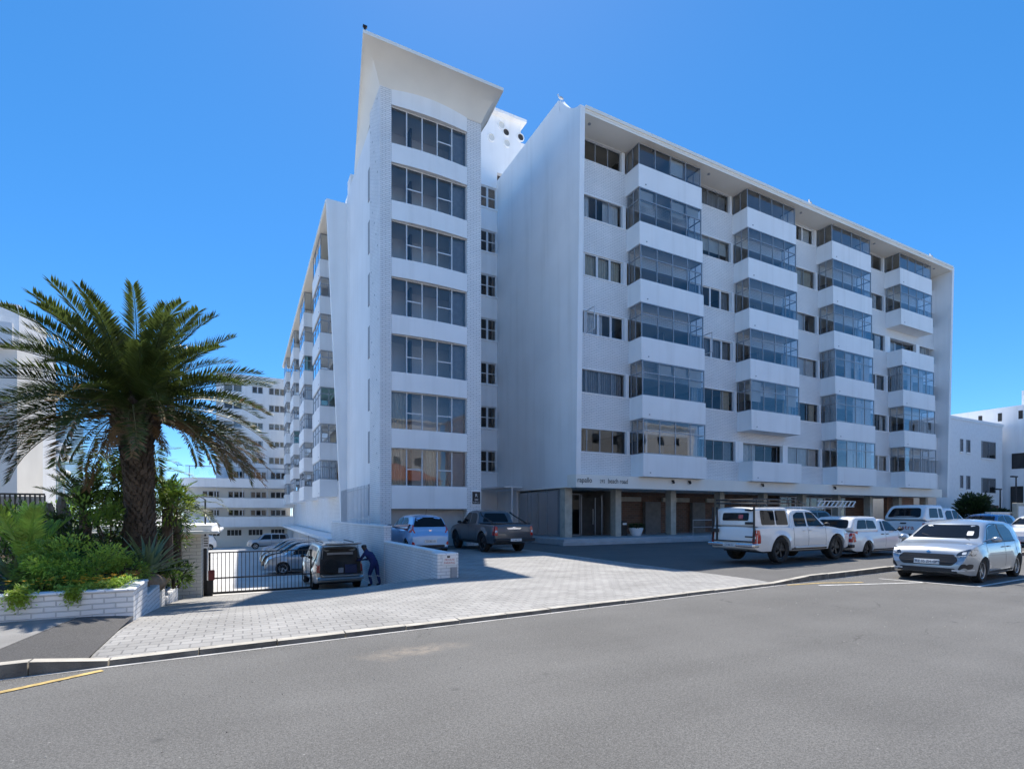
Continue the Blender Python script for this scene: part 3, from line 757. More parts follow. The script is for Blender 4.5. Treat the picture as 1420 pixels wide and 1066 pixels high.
# top of the link wall with portholes
p = MB(); p.box(11.4, 18.4, LY-.001, LY+.3, 26.605, 30.75); p.box(11.3, 18.7, LY-.4, LY+.6, 30.751, 30.95); p.box(18.41, 20.4, LY+.6, LY+.9, 24, 29.9); sc = p.build('roof_screen', M['plaster'], lk)
for (px, py, dark) in ((681.5, 191, 0), (695.5, 174, 0), (702, 184, 1), (703, 199, 0), (722, 191, 1)):
    r = (px-710)/720; y = LY-.004; Z = y/(.8886-.4586*r); x = Z*(.4586+.8886*r); z = (712-py)*Z/720+1.7
    q = MB(); q.lathe([(0, y-.008), (.235, y-.008), (.235, y+.002)], 20, (x, 0, z), 'y'); po = q.build('porthole', M['interior_dark' if dark else 'blind'], sc)
    q = MB(); q.lathe([(.24, y+.002), (.24, y-.06), (.30, y-.05), (.31, y+.002)], 20, (x, 0, z), 'y'); q.build('porthole_rim', M['plaster'], sc)
p = MB(); p.tube([(15.6, 30.2, 0), (15.6, 30.2, 3.4)], .06, 10); p.box(15.0, 16.3, 30.1, 34.1, 3.4, 3.5); p.build('porch_canopy', M['plaster'], lk)

# ================================================================== left wing of the same complex
wg = thing('apartment_wing', (7, 55, 0), 'long white wing receding beside the sunken court, stacked glazed balconies along its side', 'apartment wing')
rw = random.Random(21); WX = 6.1
WS = [4.2+2.65*k for k in range(7)]; WC = 22.0
fw = lambda a, v, z: (WX-v, a, z)
p = MB(); q = MB(); s = MB()
Wa, Wb = 35.9, 79
for k in range(7):
    zb = .2 if k == 0 else WS[k]-1.5; p.box(Wa, Wb, -.3, 0, zb, WS[k]-.1, fn=fw)
    s.box(Wa, Wb, -5, -.31, zb+.1, zb+.35, fn=fw)
q.box(Wa, Wb, -4.2, -4, -2, 22, fn=fw)
for j in range(8): q.box(Wa+2+j*5.6, Wa+2.15+j*5.6, -3.9, -.8, .2, 22, fn=fw)
p.build('wall', M['brick_white'], wg); s.build('floor_slab', M['soffit'], wg); q.build('room_wall', M['interior'], wg)
p = MB(); p.hexa([fw(*q) for q in ((35.55, -1.7, .15), (35.9, -1.7, .15), (35.9, .35, .15), (35.55, .35, .15), (35.55, -1.7, 22.2), (35.9, -1.7, 22.2), (35.9, 1.32, 22.2), (35.55, 1.32, 22.2))])
p.build('end_fin', M['plaster'], wg)
p = MB(); p.box(6.11, 7.75, 34.55, 35.54, -1.2, 23.6); p.build('end_wall', M['plaster'], wg)
p = MB(); p.box(Wa, Wb, -5, 1.28, WC, WC+.16, fn=fw); p.box(Wa, Wb, 1.28, 1.34, WC+.05, WC+.3, fn=fw); p.build('roof', M['soffit'], wg)
WU = [39.7+11.2*i for i in range(4)]; WW = 4.5
WOPEN = {(1, 4), (2, 2), (0, 6)}
for i, u in enumerate(WU):
    for k in range(7):
        zt = WC-.01 if k == 6 else WS[k+1]-1.27
        gm = 'glass_green' if (i, k) in ((0, 2), (1, 4), (2, 2)) else 'glass_bay'
        bay(wg, fw, u, u+WW, 0, 1.23, WS[k], zt, True, rw, trans=k < 6, ph=1.25, gm=gm, np=3)
for k in range(7):
    z1 = WC-.02 if k == 6 else WS[k+1]-1.52
    gaps = [(Wa+.2, WU[0]-.05)]+[(WU[i]+WW+.1, WU[i+1]-.1) for i in range(3)]+[(WU[3]+WW+.1, Wb-.3)]
    for gi, (a, e) in enumerate(gaps): window(wg, fw, a, e, -.1, WS[k]-.08, z1, 3, 'alu', rw)
p = MB(); p.box(33.5, Wb, -.2, 1.5, -.06, .15, fn=fw); p.build('ledge', M['plaster'], wg)
p = MB(); p.box(30, Wb, -.6, -.3, -3, -.06, fn=fw); p.build('basement_wall', M['plaster'], wg)
p = MB()
for j in range(14): p.box(31.5+j*3.3, 33.2+j*3.3, -.3, -.27, -1.15, -.35, fn=fw)
each(p, 'basement_window', M['interior_dark'], wg)
p = MB()
for j in range(15): p.box(30.9+j*3.3, 31.15+j*3.3, -.26, .8, -3, -.06, fn=fw)
each(p, 'basement_pier', M['plaster'], wg)
# roof edge of the far court side

# ================================================================== block across the end of the court
bk = thing('court_building', (0, 84, 0), 'white building across the end of the court with long stepped balconies', 'building')
BY = 80.0; fb = lambda a, v, z: (a, BY-v, z); rb = random.Random(4)
p = MB(); cols = [(-2.4, -.2), (1.0, 2.4), (3.1, 5.2)]
rows = [(8.6, 9.6), (11.0, 11.8), (13.4, 14.3), (15.9, 16.9), (18.3, 19.3)]
prev = 6.2
for (z0, z1) in rows: p.box(-3.3, 5.9, -.4, 0, prev, z0, fn=fb); prev = z1
p.box(-3.3, 5.9, -.4, 0, prev, 20.7, fn=fb)
for (z0, z1) in rows:
    xs = [-3.3]+[c for cc in cols for c in cc]+[5.9]
    for a, e in zip(xs[0::2], xs[1::2]): p.box(a, e, -.4, 0, z0, z1, fn=fb)
p.box(-3.3, -2.9, -9, -.4, 6.2, 20.7, fn=fb); p.box(-3.3, 5.9, -9, -.4, 20.4, 20.6, fn=fb)
p.build('upper_wall', M['plaster'], bk)
p = MB(); p.box(-2.8, 5.8, -3, -2.8, 6, 20.3, fn=fb); p.build('room_wall', M['interior'], bk)
for (z0, z1) in rows:
    for ci, (a, e) in enumerate(cols):
        window(bk, fb, a, e, -.1, z0, z1, 2+(ci > 1), 'white', rb)
def round_slab(x0, x1, v0, v1, z0, z1, mb, r=2.0):
    pts = [(x1, v0), (x1, v1)]+[(x0+r-r*math.sin(t), v1-r+r*math.cos(t)) for t in [math.pi/2*i/8 for i in range(9)]]+[(x0, v0)]
    mb.prism(pts, z0, z1, fn=lambda a, c, z: fb(a, c, z))
p = MB()
for (z0, z1, x0) in ((5.15, 6.3, -7.2), (2.5, 3.75, -7.4), (-.05, 1.3, -7.5)):
    round_slab(x0, 6.2, -1, 3.0, z0, z1, p)
each(p, 'balcony_parapet', M['plaster'], bk)
p = MB(); p.box(-7.0, 5.9, -.4, 0, -3, 6.2, fn=fb); lw = p.build('lower_wall', M['soffit'], bk)
p = MB()
for (z0, z1) in ((3.85, 4.75), (1.4, 2.25), (6.5, 7.5)):
    for x0 in (-4.9, -1.9, .8, 3.3):
        if z0 > 6 and x0 < -1.95: continue
        window(bk, fb, x0, x0+2.0, .06, z0, z1, 3, 'white', rb, dr=False)
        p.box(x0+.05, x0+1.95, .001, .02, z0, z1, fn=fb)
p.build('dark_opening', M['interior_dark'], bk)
p = MB()
for z0, z1 in ((3.75, 5.15), (1.3, 2.5), (6.3, 7.8)):
    for i in range(5): p.box(-6.2+i*3, -6.12+i*3, 2.3, 2.4, z0, z1, fn=fb)
each(p, 'balcony_post', M['alu_white'], bk)
g = MB(); g.face([fb(-6.6, 2.6, 6.3), fb(6, 2.6, 6.3), fb(6, 2.6, 7.75), fb(-6.6, 2.6, 7.75)]); g.build('glass_screen', M['glass'], bk)
p = MB(); p.box(-6.6, 6, 2.56, 2.64, 7.75, 7.85, fn=fb); p.build('screen_rail', M['alu'], bk)
p = MB()
for x0 in (-4.6, -2.0, .6, 3.4): p.box(x0, x0+1.7, .0, .03, -1.25, -.5, fn=fb)
each(p, 'basement_window', M['interior_dark'], bk)
p = MB()
for x0 in (-4.6, -2.0, .6, 3.4):
    for i in range(3): p.box(x0+.4+i*.45, x0+.47+i*.45, .031, .06, -1.25, -.5, fn=fb)
p.build('basement_mullion', M['alu_white'], bk)

# ================================================================== neighbour on the left
nb = thing('neighbour_house', (-14, 42, 0), 'cream walled apartment house with roof terrace half hidden by the palm fronds', 'apartment house')
X0 = -11.0
p = MB(); p.box(-26, X0, 37.6, 41.7, -3, 11.0); p.build('wall', mat('cream_plaster', (.86, .82, .74), .75, var=.05, vscale=.5), nb)
p = MB(); p.box(-26, -11.6, 37.2, 41, 11.0, 11.25); p.box(-26, -11.0, 36.9, 37.15, 10.7, 11.9); p.box(-26, -12.2, 38.6, 41.7, 11.25, 12.9); p.box(-11.9, -11.01, 37.9, 42.4, 11.0, 13.2); p.build('roof_terrace', mat('pale_plaster', (.88, .87, .84), .75, var=.05), nb)
p = MB(); p.box(-13.2, -11.2, 42.4, 45, 0, 12.6); p.build('rear_wing', M['plaster'], nb)
p = MB(); p.box(-15, -13.2, 37.56, 37.6, 4.2, 5.0); p.box(-16, -12.9, 37.55, 37.6, 8.2, 9.8); p.box(-13.6, -12.9, 37.55, 37.6, 4.5, 4.7); p.build('window', M['interior_dark'], nb)
nb2 = thing('far_balcony_house', (-15, 60, 0), 'distant house with curved white balcony seen past the palm on the left', 'house')
p = MB(); p.box(-16.2, -14.3, 60, 66, -3, 10.5); p.build('wall', mat('blue_glass_wall', (.30, .42, .50), .3, var=.1), nb2)
p = MB()
for z in (5.0, 6.4, 7.3): p.box(-16.6, -13.9, 58.6, 60.4, z, z+.6)
p.build('balcony', M['plaster'], nb2, bevel=.25)
p = MB()
for i in range(5): p.box(-16.2+i*.45, -16.12+i*.45, 59.97, 60, 3.2, 4.9)
p.build('window_bar', M['alu_white'], nb2)

# ================================================================== houses on the right
rh = thing('white_house', (69, 29, 0), 'plain white two window row house beyond the end of the block', 'house')
HY = 26.0; fh = lambda a, v, z: (a, HY-v, z); rr = random.Random(9)
wins = [(64.7, 65.2, 8.0, 9.3), (66.0, 66.7, 8.0, 9.3), (69.3, 72.4, 7.6, 9.4), (64.7, 65.2, 4.3, 5.6), (66.0, 66.7, 4.2, 5.6), (69.3, 72.4, 3.9, 5.5)]
p = MB(); p.box(60, 74.2, HY, 36, -.2, 11.4); p.box(60, 65.4, 27.2, 34, 11.4, 13.2); p.build('wall', mat('white_house_plaster', (.87, .87, .87), .7, var=.04), rh)
p = MB(); p.box(59.9, 74.25, HY-.08, HY-.002, 11.2, 11.5); p.build('parapet', M['plaster'], rh)
for (a, e, z0, z1) in wins:
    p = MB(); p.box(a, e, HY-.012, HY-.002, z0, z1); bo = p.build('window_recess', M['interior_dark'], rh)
    window(rh, fh, a, e, .08, z0, z1, 2 if e-a > 1 else 1, 'alu', rr, dr=False)
    p = MB(); p.box(a-.1, e+.1, HY-.12, HY-.003, z0-.14, z0-.003); p.build('sill', M['plaster'], rh)
p = MB(); p.box(69.5, 73, HY-.1, HY-.003, .6, 2.6); p.build('garage_door', M['brick_brown'], rh)
ch = thing('crenellated_house', (80, 22, 0), 'white house with notched parapet at the right edge', 'house')
p = MB(); p.box(75, 92, 12, 38, -.2, 12.2)
p.box(75, 75.3, 12, 38, 12.201, 13.5)
p.build('wall', M['plaster'], ch)
p = MB()
for i in range(15): p.box(74.97, 74.999, 12.4+i*1.74, 12.75+i*1.74, 12.0, 12.9)
each(p, 'parapet_slot', M['interior_dark'], ch)
p = MB(); p.box(76, 79, 22, 25, 12.21, 15.2); p.build('roof_turret', M['plaster'], ch)
p = MB(); p.box(74.97, 75, 24.4, 25.4, 6.6, 8.2); p.box(74.97, 75, 24.6, 25.5, 1.6, 4.6); each(p, 'window', M['interior_dark'], ch)
p = MB()
for (y0, y1, z0, z1) in ((24.4, 25.4, 6.6, 8.2), (24.6, 25.5, 1.6, 4.6)):
    p.box(74.9, 74.99, y0-.06, y0, z0, z1); p.box(74.9, 74.99, y1, y1+.06, z0, z1); p.box(74.9, 74.99, y0-.06, y1+.06, z1, z1+.08)
p.build('window_frame', M['black'], ch)
gwl = thing('garden_wall', (62, 20, 0), 'low white boundary wall beneath the hedge at the end of the block', 'wall')
p = MB(); p.box(59, 75, 21.5, 21.75, -.1, 1.75); p.build('wall', M['plaster'], gwl); p = MB(); p.box(58.9, 75.1, 21.4, 21.85, 1.75, 1.85); p.build('coping', M['plaster'], gwl)

# ================================================================== buildings across the street, mirrored in the glass; out-of-view blocks added to bounce light
def across(x0, x1, y, h, wallc, roofc, label, name='street_house', cat='house', hip=True):
    t = thing(name, ((x0+x1)/2, y-5, 0), label, cat, 'buildings across the street')
    p = MB(); p.box(x0, x1, y-10, y, -.2, h); p.build('wall', mat('street_wall', wallc, .8, var=.04), t)
    p = MB(); e = .5
    if hip:
        ym = y-5; A = [(x0-e, y-10-e, h), (x1+e, y-10-e, h), (x1+e, y+e, h), (x0-e, y+e, h)]; r0, r1 = (x0+4, ym, h+2.6), (x1-4, ym, h+2.6)
        p.face([A[3], A[2], r1, r0]); p.face([A[1], A[0], r0, r1]); p.face([A[2], A[1], r1]); p.face([A[0], A[3], r0]); p.face(A[::-1])
    else: p.box(x0-.3, x1+.3, y-10.3, y+.3, h+.001, h+.3)
    p.build('roof', mat('street_roof', roofc, .8, var=.2, vscale=2), t)
    z = 1.0
    while z+1.6 < h:
        for i in range(int((x1-x0)/3.6)):
            p = MB(); xx = x0+1.2+i*3.6; p.box(xx, xx+1.3, y+.001, y+.03, z, z+1.3); p.build('window', M['carglass'], t)
        z += 2.9
across(5, 24, -17, 6.2, (.82, .80, .76), (.42, .13, .05), 'white house with orange clay roof across the street')
across(-46, 1, -15, 14.5, (.86, .83, .77), (.7, .7, .68), 'long cream apartment block added out of view on the left to bounce light', 'bounce_block', 'apartment block', False)
across(28, 66, -15, 15.5, (.86, .84, .80), (.7, .7, .68), 'pale apartment block added out of view on the right to bounce light', 'bounce_block', 'apartment block', False)
across(-1, 30, -33, 17, (.84, .82, .78), (.7, .7, .68), 'white apartment block added out of view behind the clay roofed house to bounce light', 'bounce_block', 'apartment block', False)
# ------------------------------------------------------------------ where a spot on a plane Y = const lies
CC, SS = math.cos(R(YAW)), math.sin(R(YAW))
def on_y(px, py, Y):
    r = (px-710)/720; Z = Y/(CC-SS*r); return Vector((Z*(SS+CC*r), Y, (712-py)*Z/720+1.7))

# ---- foliage materials
LM = {}
LM['palm'] = mat('palm_leaf', (.078, .112, .026), .40, var=.5, vscale=1.6, trans=.32)
LM['palm_dead'] = mat('dry_palm_leaf', (.26, .17, .085), .8, var=.35, vscale=2.5, trans=.15)
LM['dark'] = mat('dark_leaf', (.055, .095, .028), .4, var=.5, vscale=2.2, trans=.2)
LM['mid'] = mat('green_leaf', (.21, .34, .055), .45, var=.45, vscale=2.6, trans=.3)
LM['bright'] = mat('bright_leaf', (.36, .52, .08), .45, var=.4, vscale=3, trans=.35)
LM['agave'] = mat('agave_leaf', (.17, .24, .13), .45, var=.4, vscale=2)
LM['lime'] = mat('lime_leaf', (.32, .42, .07), .5, var=.35, vscale=4, trans=.35)
LM['yellow'] = mat('yellow_petal', (.75, .42, .02), .6, var=.2, vscale=9)
LM['bark'] = mat('palm_bark', (.10, .075, .055), .95, var=.5, vscale=5, bump=.8, bscale=30)
LM['twig'] = mat('twig_bark', (.09, .065, .045), .9, var=.3)
LM['cactus'] = mat('grey_cactus', (.20, .20, .18), .9, var=.4, vscale=6, bump=.8, bscale=14)
LM['rock'] = mat('brown_rock', (.33, .23, .15), .9, var=.4, vscale=3, bump=1, bscale=8)
LM['pine'] = mat('hedge_leaf', (.022, .045, .016), .6, var=.5, vscale=.8, trans=.1)

def blade(mb, p, d, L, wdt, up, mi=0, bend=.0):
    """one pointed leaf as two folded faces"""
    d = d.normalized(); s = d.cross(up)
    if s.length < 1e-4: s = Vector((1, 0, 0))
    s = s.normalized()*wdt/2; nrm = s.cross(d).normalized()
    m = p+d*L*.45+nrm*wdt*.18; t = p+d*L+Vector((0, 0, -bend*L))
    i = len(mb.v); mb.v += [tuple(p), tuple(m-s+Vector((0, 0, -bend*L*.2))), tuple(t), tuple(m+s+Vector((0, 0, -bend*L*.2))), tuple(m-nrm*wdt*.25)]
    mb.f += [(i, i+4, i+2, i+1), (i, i+3, i+2, i+4)]; mb.m += [mi, mi]

def frond(mb, p0, az, el, L, droop, rnd, mi=0, n=62, ll=.46, lw=.032, rach=.022, tip_mi=None, twist=0.0, vee=.5):
    pts = []; p = Vector(p0); N = 14
    az2 = az
    for i in range(N+1):
        t = i/N; pts.append(p.copy()); e = el-droop*(t**1.35); az2 = az+twist*t
        p = p+Vector((math.cos(az2)*math.cos(e), math.sin(az2)*math.cos(e), math.sin(e)))*L/N
    mb.tube(pts, [rach*(1-.85*i/N) for i in range(N+1)], 5, mi if mi != 0 else 2 if tip_mi is not None else mi, cap=False)
    for i in range(n):
        t = .10+.89*(i/(n-1))**.95; x = t*N; k = min(N-1, int(x)); q = pts[k].lerp(pts[k+1], x-k)
        d = (pts[k+1]-pts[k]).normalized(); side = d.cross(Vector((0, 0, 1)))
        side = side.normalized() if side.length > 1e-3 else Vector((1, 0, 0)); up = side.cross(d).normalized()
        l = ll*(.35+.75*math.sin(math.pi*min(1, .12+t*.80)))*rnd.uniform(.85, 1.12)
        for sg in (-1, 1):
            dd = side*sg*rnd.uniform(.75, .95)+d*(.45+.75*t*t+rnd.uniform(-.1, .1))+up*(vee+rnd.uniform(-.22, .22))
            m_ = mi
            if tip_mi is not None and t > .72 and rnd.random() < (t-.6)*1.3: m_ = tip_mi
            blade(mb, q, dd, l, lw*rnd.uniform(.8, 1.2), up, m_, bend=.12*rnd.random())

def shrub(name, c, rx, ry, rz, n, size, mats, label, cat='bush', group=None, seed=1, ground=None, stems=5, clump=26, long=2.2):
    rnd = random.Random(seed); c = Vector(c)
    t = thing(name, (c.x, c.y, c.z-rz), label, cat, group)
    mb = MB(); cl = []
    for i in range(clump):
        while True:
            q = Vector((rnd.uniform(-1, 1), rnd.uniform(-1, 1), rnd.uniform(-.75, 1)))
            if .25 < q.length < 1: break
        cl.append((Vector((q.x*rx, q.y*ry, q.z*rz)), rnd.uniform(.22, .42), rnd.randrange(len(mats))))
    for i in range(n):
        q, s, mi = cl[rnd.randrange(clump)]
        while True:
            o = Vector((rnd.uniform(-1, 1), rnd.uniform(-1, 1), rnd.uniform(-1, 1)))
            if o.length < 1: break
        p = c+q+Vector((o.x*rx*s, o.y*ry*s, o.z*rz*s))
        d = (o+q.normalized()*.9+Vector((0, 0, .35))+Vector((rnd.uniform(-.6, .6), rnd.uniform(-.6, .6), rnd.uniform(-.6, .6))))
        blade(mb, p, d, size*rnd.uniform(.7, 1.3), size/long*rnd.uniform(.8, 1.2), Vector((rnd.uniform(-.5, .5), rnd.uniform(-.5, .5), 1)), mi if rnd.random() < .8 else rnd.randrange(len(mats)), .15)
    mb.build('foliage', [LM[m] for m in mats], t)
    mb = MB()
    for i in range(stems):
        a = rnd.uniform(0, 6.28); q = cl[i % clump][0]
        mb.tube([c+Vector((math.cos(a)*rx*.15, math.sin(a)*ry*.15, -rz)), c+q*.5+Vector((0, 0, -rz*.3)), c+q], [.03, .02, .008], 5)
    mb.build('stem', LM['twig'], t)
    return t

def rosette(name, c, n, L, wd, el0, el1, m, label, cat='agave', seed=2, bend=.25):
    rnd = random.Random(seed); t = thing(name, c, label, cat); mb = MB(); c = Vector(c)
    for i in range(n):
        f = i/n; az = i*2.4+rnd.uniform(-.2, .2); el = lerp(el1, el0, f)+rnd.uniform(-.1, .1); l = L*rnd.uniform(.8, 1.1); K = 5
        p = c+Vector((math.cos(az), math.sin(az), 0))*wd*.4; prev = None
        side = Vector((-math.sin(az), math.cos(az), 0))
        for k in range(K+1):
            tt = k/K; e = el-bend*2*tt*tt; w2 = wd*(.55+.9*tt if tt < .4 else (.91*(1-tt)/.6+.02))/2
            dv = Vector((math.cos(az)*math.cos(e), math.sin(az)*math.cos(e), math.sin(e)))
            nz = side.cross(dv).normalized()*-1; cur = (p-side*w2+nz*w2*.5, p.copy(), p+side*w2+nz*w2*.5)
            if prev:
                mb.face([prev[0], prev[1], cur[1], cur[0]]); mb.face([prev[1], prev[2], cur[2], cur[1]])
            prev = cur; p = p+dv*l/K
    mb.build('leaves', LM[m], t, smooth=True, angle=60, fix=True)
    mb = MB(); mb.lathe([(.0, .0), (wd*.9, .0), (wd*.6, .18), (0, .25)], 10, tuple(c)); mb.build('stem', LM['twig'], t)
    return t

# ------------------------------------------------------------------ the big palm
PX, PY = -2.28, 15.0
pt = thing('palm_tree', (PX, PY, .35), 'large date palm with thick dark trunk and drooping dry fronds standing in the raised garden', 'palm tree')
rp = random.Random(42); CZ = 4.28
mb = MB(); prof = [(.2, .34), (.9, .27), (1.8, .25), (2.7, .265), (3.4, .30), (3.9, .35), (4.3, .32), (4.7, .2)]
mb.tube([(PX+.16*(1-z/4), PY, z) for z, r in prof], [r for z, r in prof], 18)
for i in range(720):     # leaf scars in a spiral
    z = .3+3.95*i/720; a = i*2.39996+rp.uniform(-.12, .12); r = .0
    for (z0, r0), (z1, r1) in zip(prof, prof[1:]):
        if z0 <= z <= z1: r = lerp(r0, r1, (z-z0)/(z1-z0))
    ca, sa = math.cos(a), math.sin(a); w2 = .062; q = Vector((PX+.16*(1-z/4)+ca*r, PY+sa*r, z)); td = Vector((-sa, ca, 0)); nd = Vector((ca, sa, 0))
    ln = .04+.05*rp.random()+(.12 if z > 3.5 else 0)
    mb.hexa([q-td*w2-nd*.03+Vector((0, 0, -.05)), q+td*w2-nd*.03+Vector((0, 0, -.05)), q+td*w2*.5-nd*.03+Vector((0, 0, .07)), q-td*w2*.5-nd*.03+Vector((0, 0, .07)),
             q-td*w2*.7+nd*ln*.5+Vector((0, 0, 0)), q+td*w2*.7+nd*ln*.5+Vector((0, 0, 0)), q+td*w2*.4+nd*ln+Vector((0, 0, .08+ln*.4)), q-td*w2*.4+nd*ln+Vector((0, 0, .08+ln*.4))])
mb.build('trunk', LM['bark'], pt)
mb = MB(); md = MB()
nf = 98
for i in range(nf):
    f = (i+.5)/nf; az = i*2.39996+rp.uniform(-.25, .25)
    el = lerp(1.36, -.22, f**.76)+rp.uniform(-.1, .1)
    if abs((az+1.42+math.pi) % (2*math.pi)-math.pi) < .45 and el < -.1: continue
    L = lerp(2.5, 2.9, min(1, f*2))*rp.uniform(.84, 1.08)
    dr = lerp(.55, 1.25, f)*rp.uniform(.75, 1.25)
    p0 = Vector((PX+math.cos(az)*.22, PY+math.sin(az)*.22, CZ+.2-.45*f))
    frond(mb, p0, az, el, L, dr, rp, 0, n=96, ll=.40, lw=.032, tip_mi=1 if f > .6 else None, twist=rp.uniform(-.3, .3), vee=.55)
mb.build('crown', [LM['palm'], LM['palm_dead'], mat('frond_rib', (.20, .17, .07), .6, var=.2)], pt)
for i in range(15):      # dry skirt, mostly on the right
    az = rp.choice((rp.uniform(-.9, .5), rp.uniform(-.7, .3), rp.uniform(2.2, 3.6)))
    p0 = Vector((PX+math.cos(az)*.3, PY+math.sin(az)*.3, CZ-.3))
    frond(md, p0, az, rp.uniform(-.45, .05), rp.uniform(2.2, 3.1), rp.uniform(.5, 1.0), rp, 0, n=64, ll=.30, lw=.026, vee=.05)
for i in range(12):
    az = rp.uniform(0, 6.28)
    p0 = Vector((PX+math.cos(az)*.35, PY+math.sin(az)*.35, CZ-.35))
    frond(md, p0, az, rp.uniform(-1.3, -.9), rp.uniform(.5, 1.0), .3, rp, 0, n=24, ll=.2, lw=.026, vee=.05)
md.build('dry_fronds', LM['palm_dead'], pt)

# ------------------------------------------------------------------ white brick planter, steps, gate house, gate, retaining wall
pw = thing('planter_wall', (-6, 10.6, 0), 'low white brick planter wall in front of the palm garden', 'planter wall')
mb = MB(); mb.box(-30, -1.62, 10.5, 10.74, -.3, .41); mb.box(-1.86, -1.62, 10.741, 11.9, -.6, .41)
mb.build('wall', M['brick_wall'], pw)
mb = MB(); mb.box(-30, -1.60, 10.48, 10.76, .411, .465); mb.box(-1.88, -1.60, 10.761, 11.9, .411, .465); mb.build('coping', M['brick_wall'], pw, bevel=.02)
sw = thing('stepped_wall', (-1.7, 14, -.5), 'short stepped white brick walls beside the driveway below the rocks', 'stepped wall')
for (y0, y1, zt, xa) in ((11.91, 13.6, .16, -1.75), (13.61, 15.8, -.16, -1.9), (15.81, 18.2, -.42, -1.85)):
    mb = MB(); mb.box(xa-.3, xa+.12, y0, y1, -1.4, zt); mb.build('step', M['brick_wall'], sw, bevel=.02)
gh = thing('gate_house', (-3, 22, -1), 'small cream brick gate house with flat white roof behind the palm', 'gate house')
mb = MB(); mb.box(-6.5, -1.28, 20.4, 24.5, -1.6, 1.02); mb.build('wall', M['brick_cream'], gh)
mb = MB(); mb.box(-6.9, -.75, 20.0, 25, 1.021, 1.13); mb.box(-6.7, -.95, 20.2, 24.8, 1.131, 1.32); mb.build('roof', M['plaster'], gh, bevel=.03)
gt = thing('sliding_gate', (1, 21.55, -1.25), 'black barred sliding gate across the sloping driveway', 'gate')
gz = lambda x: -gY(21.5)+.06
mb = MB(); x0, x1 = -1.12, 2.35; zb, zt = -1.20, .32
mb.box(x0, x1, 21.52, 21.57, zt-.04, zt); mb.box(x0, x1, 21.52, 21.57, zb, zb+.08); mb.box(x0, x1, 21.523, 21.567, zb+.55, zb+.60)
mb.box(x0, x0+.06, 21.52, 21.57, zb+.08, zt-.04); mb.box(x1-.06, x1, 21.52, 21.57, zb+.08, zt-.04)
mb.build('frame', M['black'], gt)
mb = MB(); x = x0+.14
while x < x1-.1: mb.box(x-.011, x+.011, 21.534, 21.556, zb+.08, zt+.0); x += .13
mb.build('bars', M['black'], gt)
gp = thing('gate_post', (-1.2, 21.5, -1.25), 'black gate post with thin mast, lamp and white notice beside the gate house', 'gate post')
mb = MB(); mb.box(-1.27, -1.17, 21.41, 21.51, -1.3, .45); mb.tube([(-1.22, 21.45, .45), (-1.22, 21.45, 2.2)], .028, 8); mb.build('post', M['black'], gp)
mb = MB(); mb.box(-1.29, -1.10, 21.34, 21.395, .48, .9); nb_ = mb.build('notice', M['white'], gp)
mb = MB()
for i in range(4): mb.box(-1.26, -1.13, 21.333, 21.339, .55+i*.085, .585+i*.085)
mb.build('notice_text', M['blacktext'], nb_)
mb = MB(); mb.tube([(-1.22, 21.45, 2.2), (-1.4, 21.4, 2.32), (-1.62, 21.35, 2.25)], .018, 6); mb.lathe([(0, 2.22), (.09, 2.20), (.05, 2.3), (0, 2.31)], 10, (-1.65, 21.35, 0)); mb.build('lamp', M['black'], gp)
gm_ = thing('gate_motor', (-.95, 21.35, -1.2), 'dark red gate motor box on its black stand', 'gate motor')
mb = MB(); mb.box(-1.12, -.92, 21.2, 21.36, -.66, -.30); mb.build('cover', M['redbox'], gm_, bevel=.03)
mb = MB(); mb.box(-1.16, -.98, 21.22, 21.34, -1.28, -.66); mb.build('stand', M['black'], gm_)

rwl = thing('retaining_wall', (5, 20, 0), 'white brick retaining wall stepping up along the sunken driveway', 'retaining wall')
mb = MB(); mb.box(4.86, 5.10, 13.55, 20.2, -1.7, .60); mb.box(4.52, 5.12, 13.02, 13.549, -.6, .66); mb.build('lower_wall', M['brick_wall'], rwl, bevel=.03)
mb = MB(); mb.box(4.84, 5.12, 20.201, 33.8, -2.4, 1.18); mb.build('upper_wall', M['brick_wall'], rwl)
mb = MB(); mb.box(4.82, 5.14, 13.55, 20.2, .601, .63); mb.box(4.80, 5.16, 20.19, 33.8, 1.181, 1.24); mb.build('coping', M['plaster'], rwl)
ws = thing('wall_notice', (4.8, 13, .4), 'small white notice with red lettering on the end of the retaining wall', 'notice')
mb = MB(); mb.box(4.66, 5.04, 12.995, 13.018, .34, .60); bo = mb.build('board', M['white'], ws)
mb = MB(); text_mesh('PRIVATE', .075, lambda a, c: (4.85+a, 12.992, .455+c), mb); text_mesh('PARKING', .075, lambda a, c: (4.85+a, 12.992, .375+c), mb); mb.build('lettering', M['redtext'], bo)
mb = MB(); mb.box(4.78, 4.86, 12.99, 12.994, .535, .585); mb.build('emblem', M['blacktext'], bo)
wb = thing('meter_box', (4.98, 13, .1), 'grey meter box set in the end of the retaining wall', 'meter box')
mb = MB(); mb.box(4.88, 5.06, 12.99, 13.018, -.02, .28); mb.build('box', M['alu'], wb); mb = MB(); mb.box(4.90, 5.04, 12.98, 12.989, 0, .26); mb.build('door', M['curtain_grey'], wb)
wf = thing('wall_railing', (5, 27, 1.2), 'tall pale barred railing on top of the retaining wall beside the tower', 'railing')
mb = MB(); mb.box(4.96, 5.0, 23.4, 30.9, 1.45, 1.49); mb.box(4.96, 5.0, 23.4, 30.9, 2.86, 2.90); mb.build('rail', M['rail'], wf)
mb = MB()
for i in range(22): y = 23.5+i*.34; mb.box(4.965, 4.995, y, y+.035, 1.24, 3.02)
for i in range(12): y = 29.1+i*.15; mb.box(4.93, 4.955, y, y+.05, 1.24, 3.0)
mb.build('bars', M['rail'], wf)

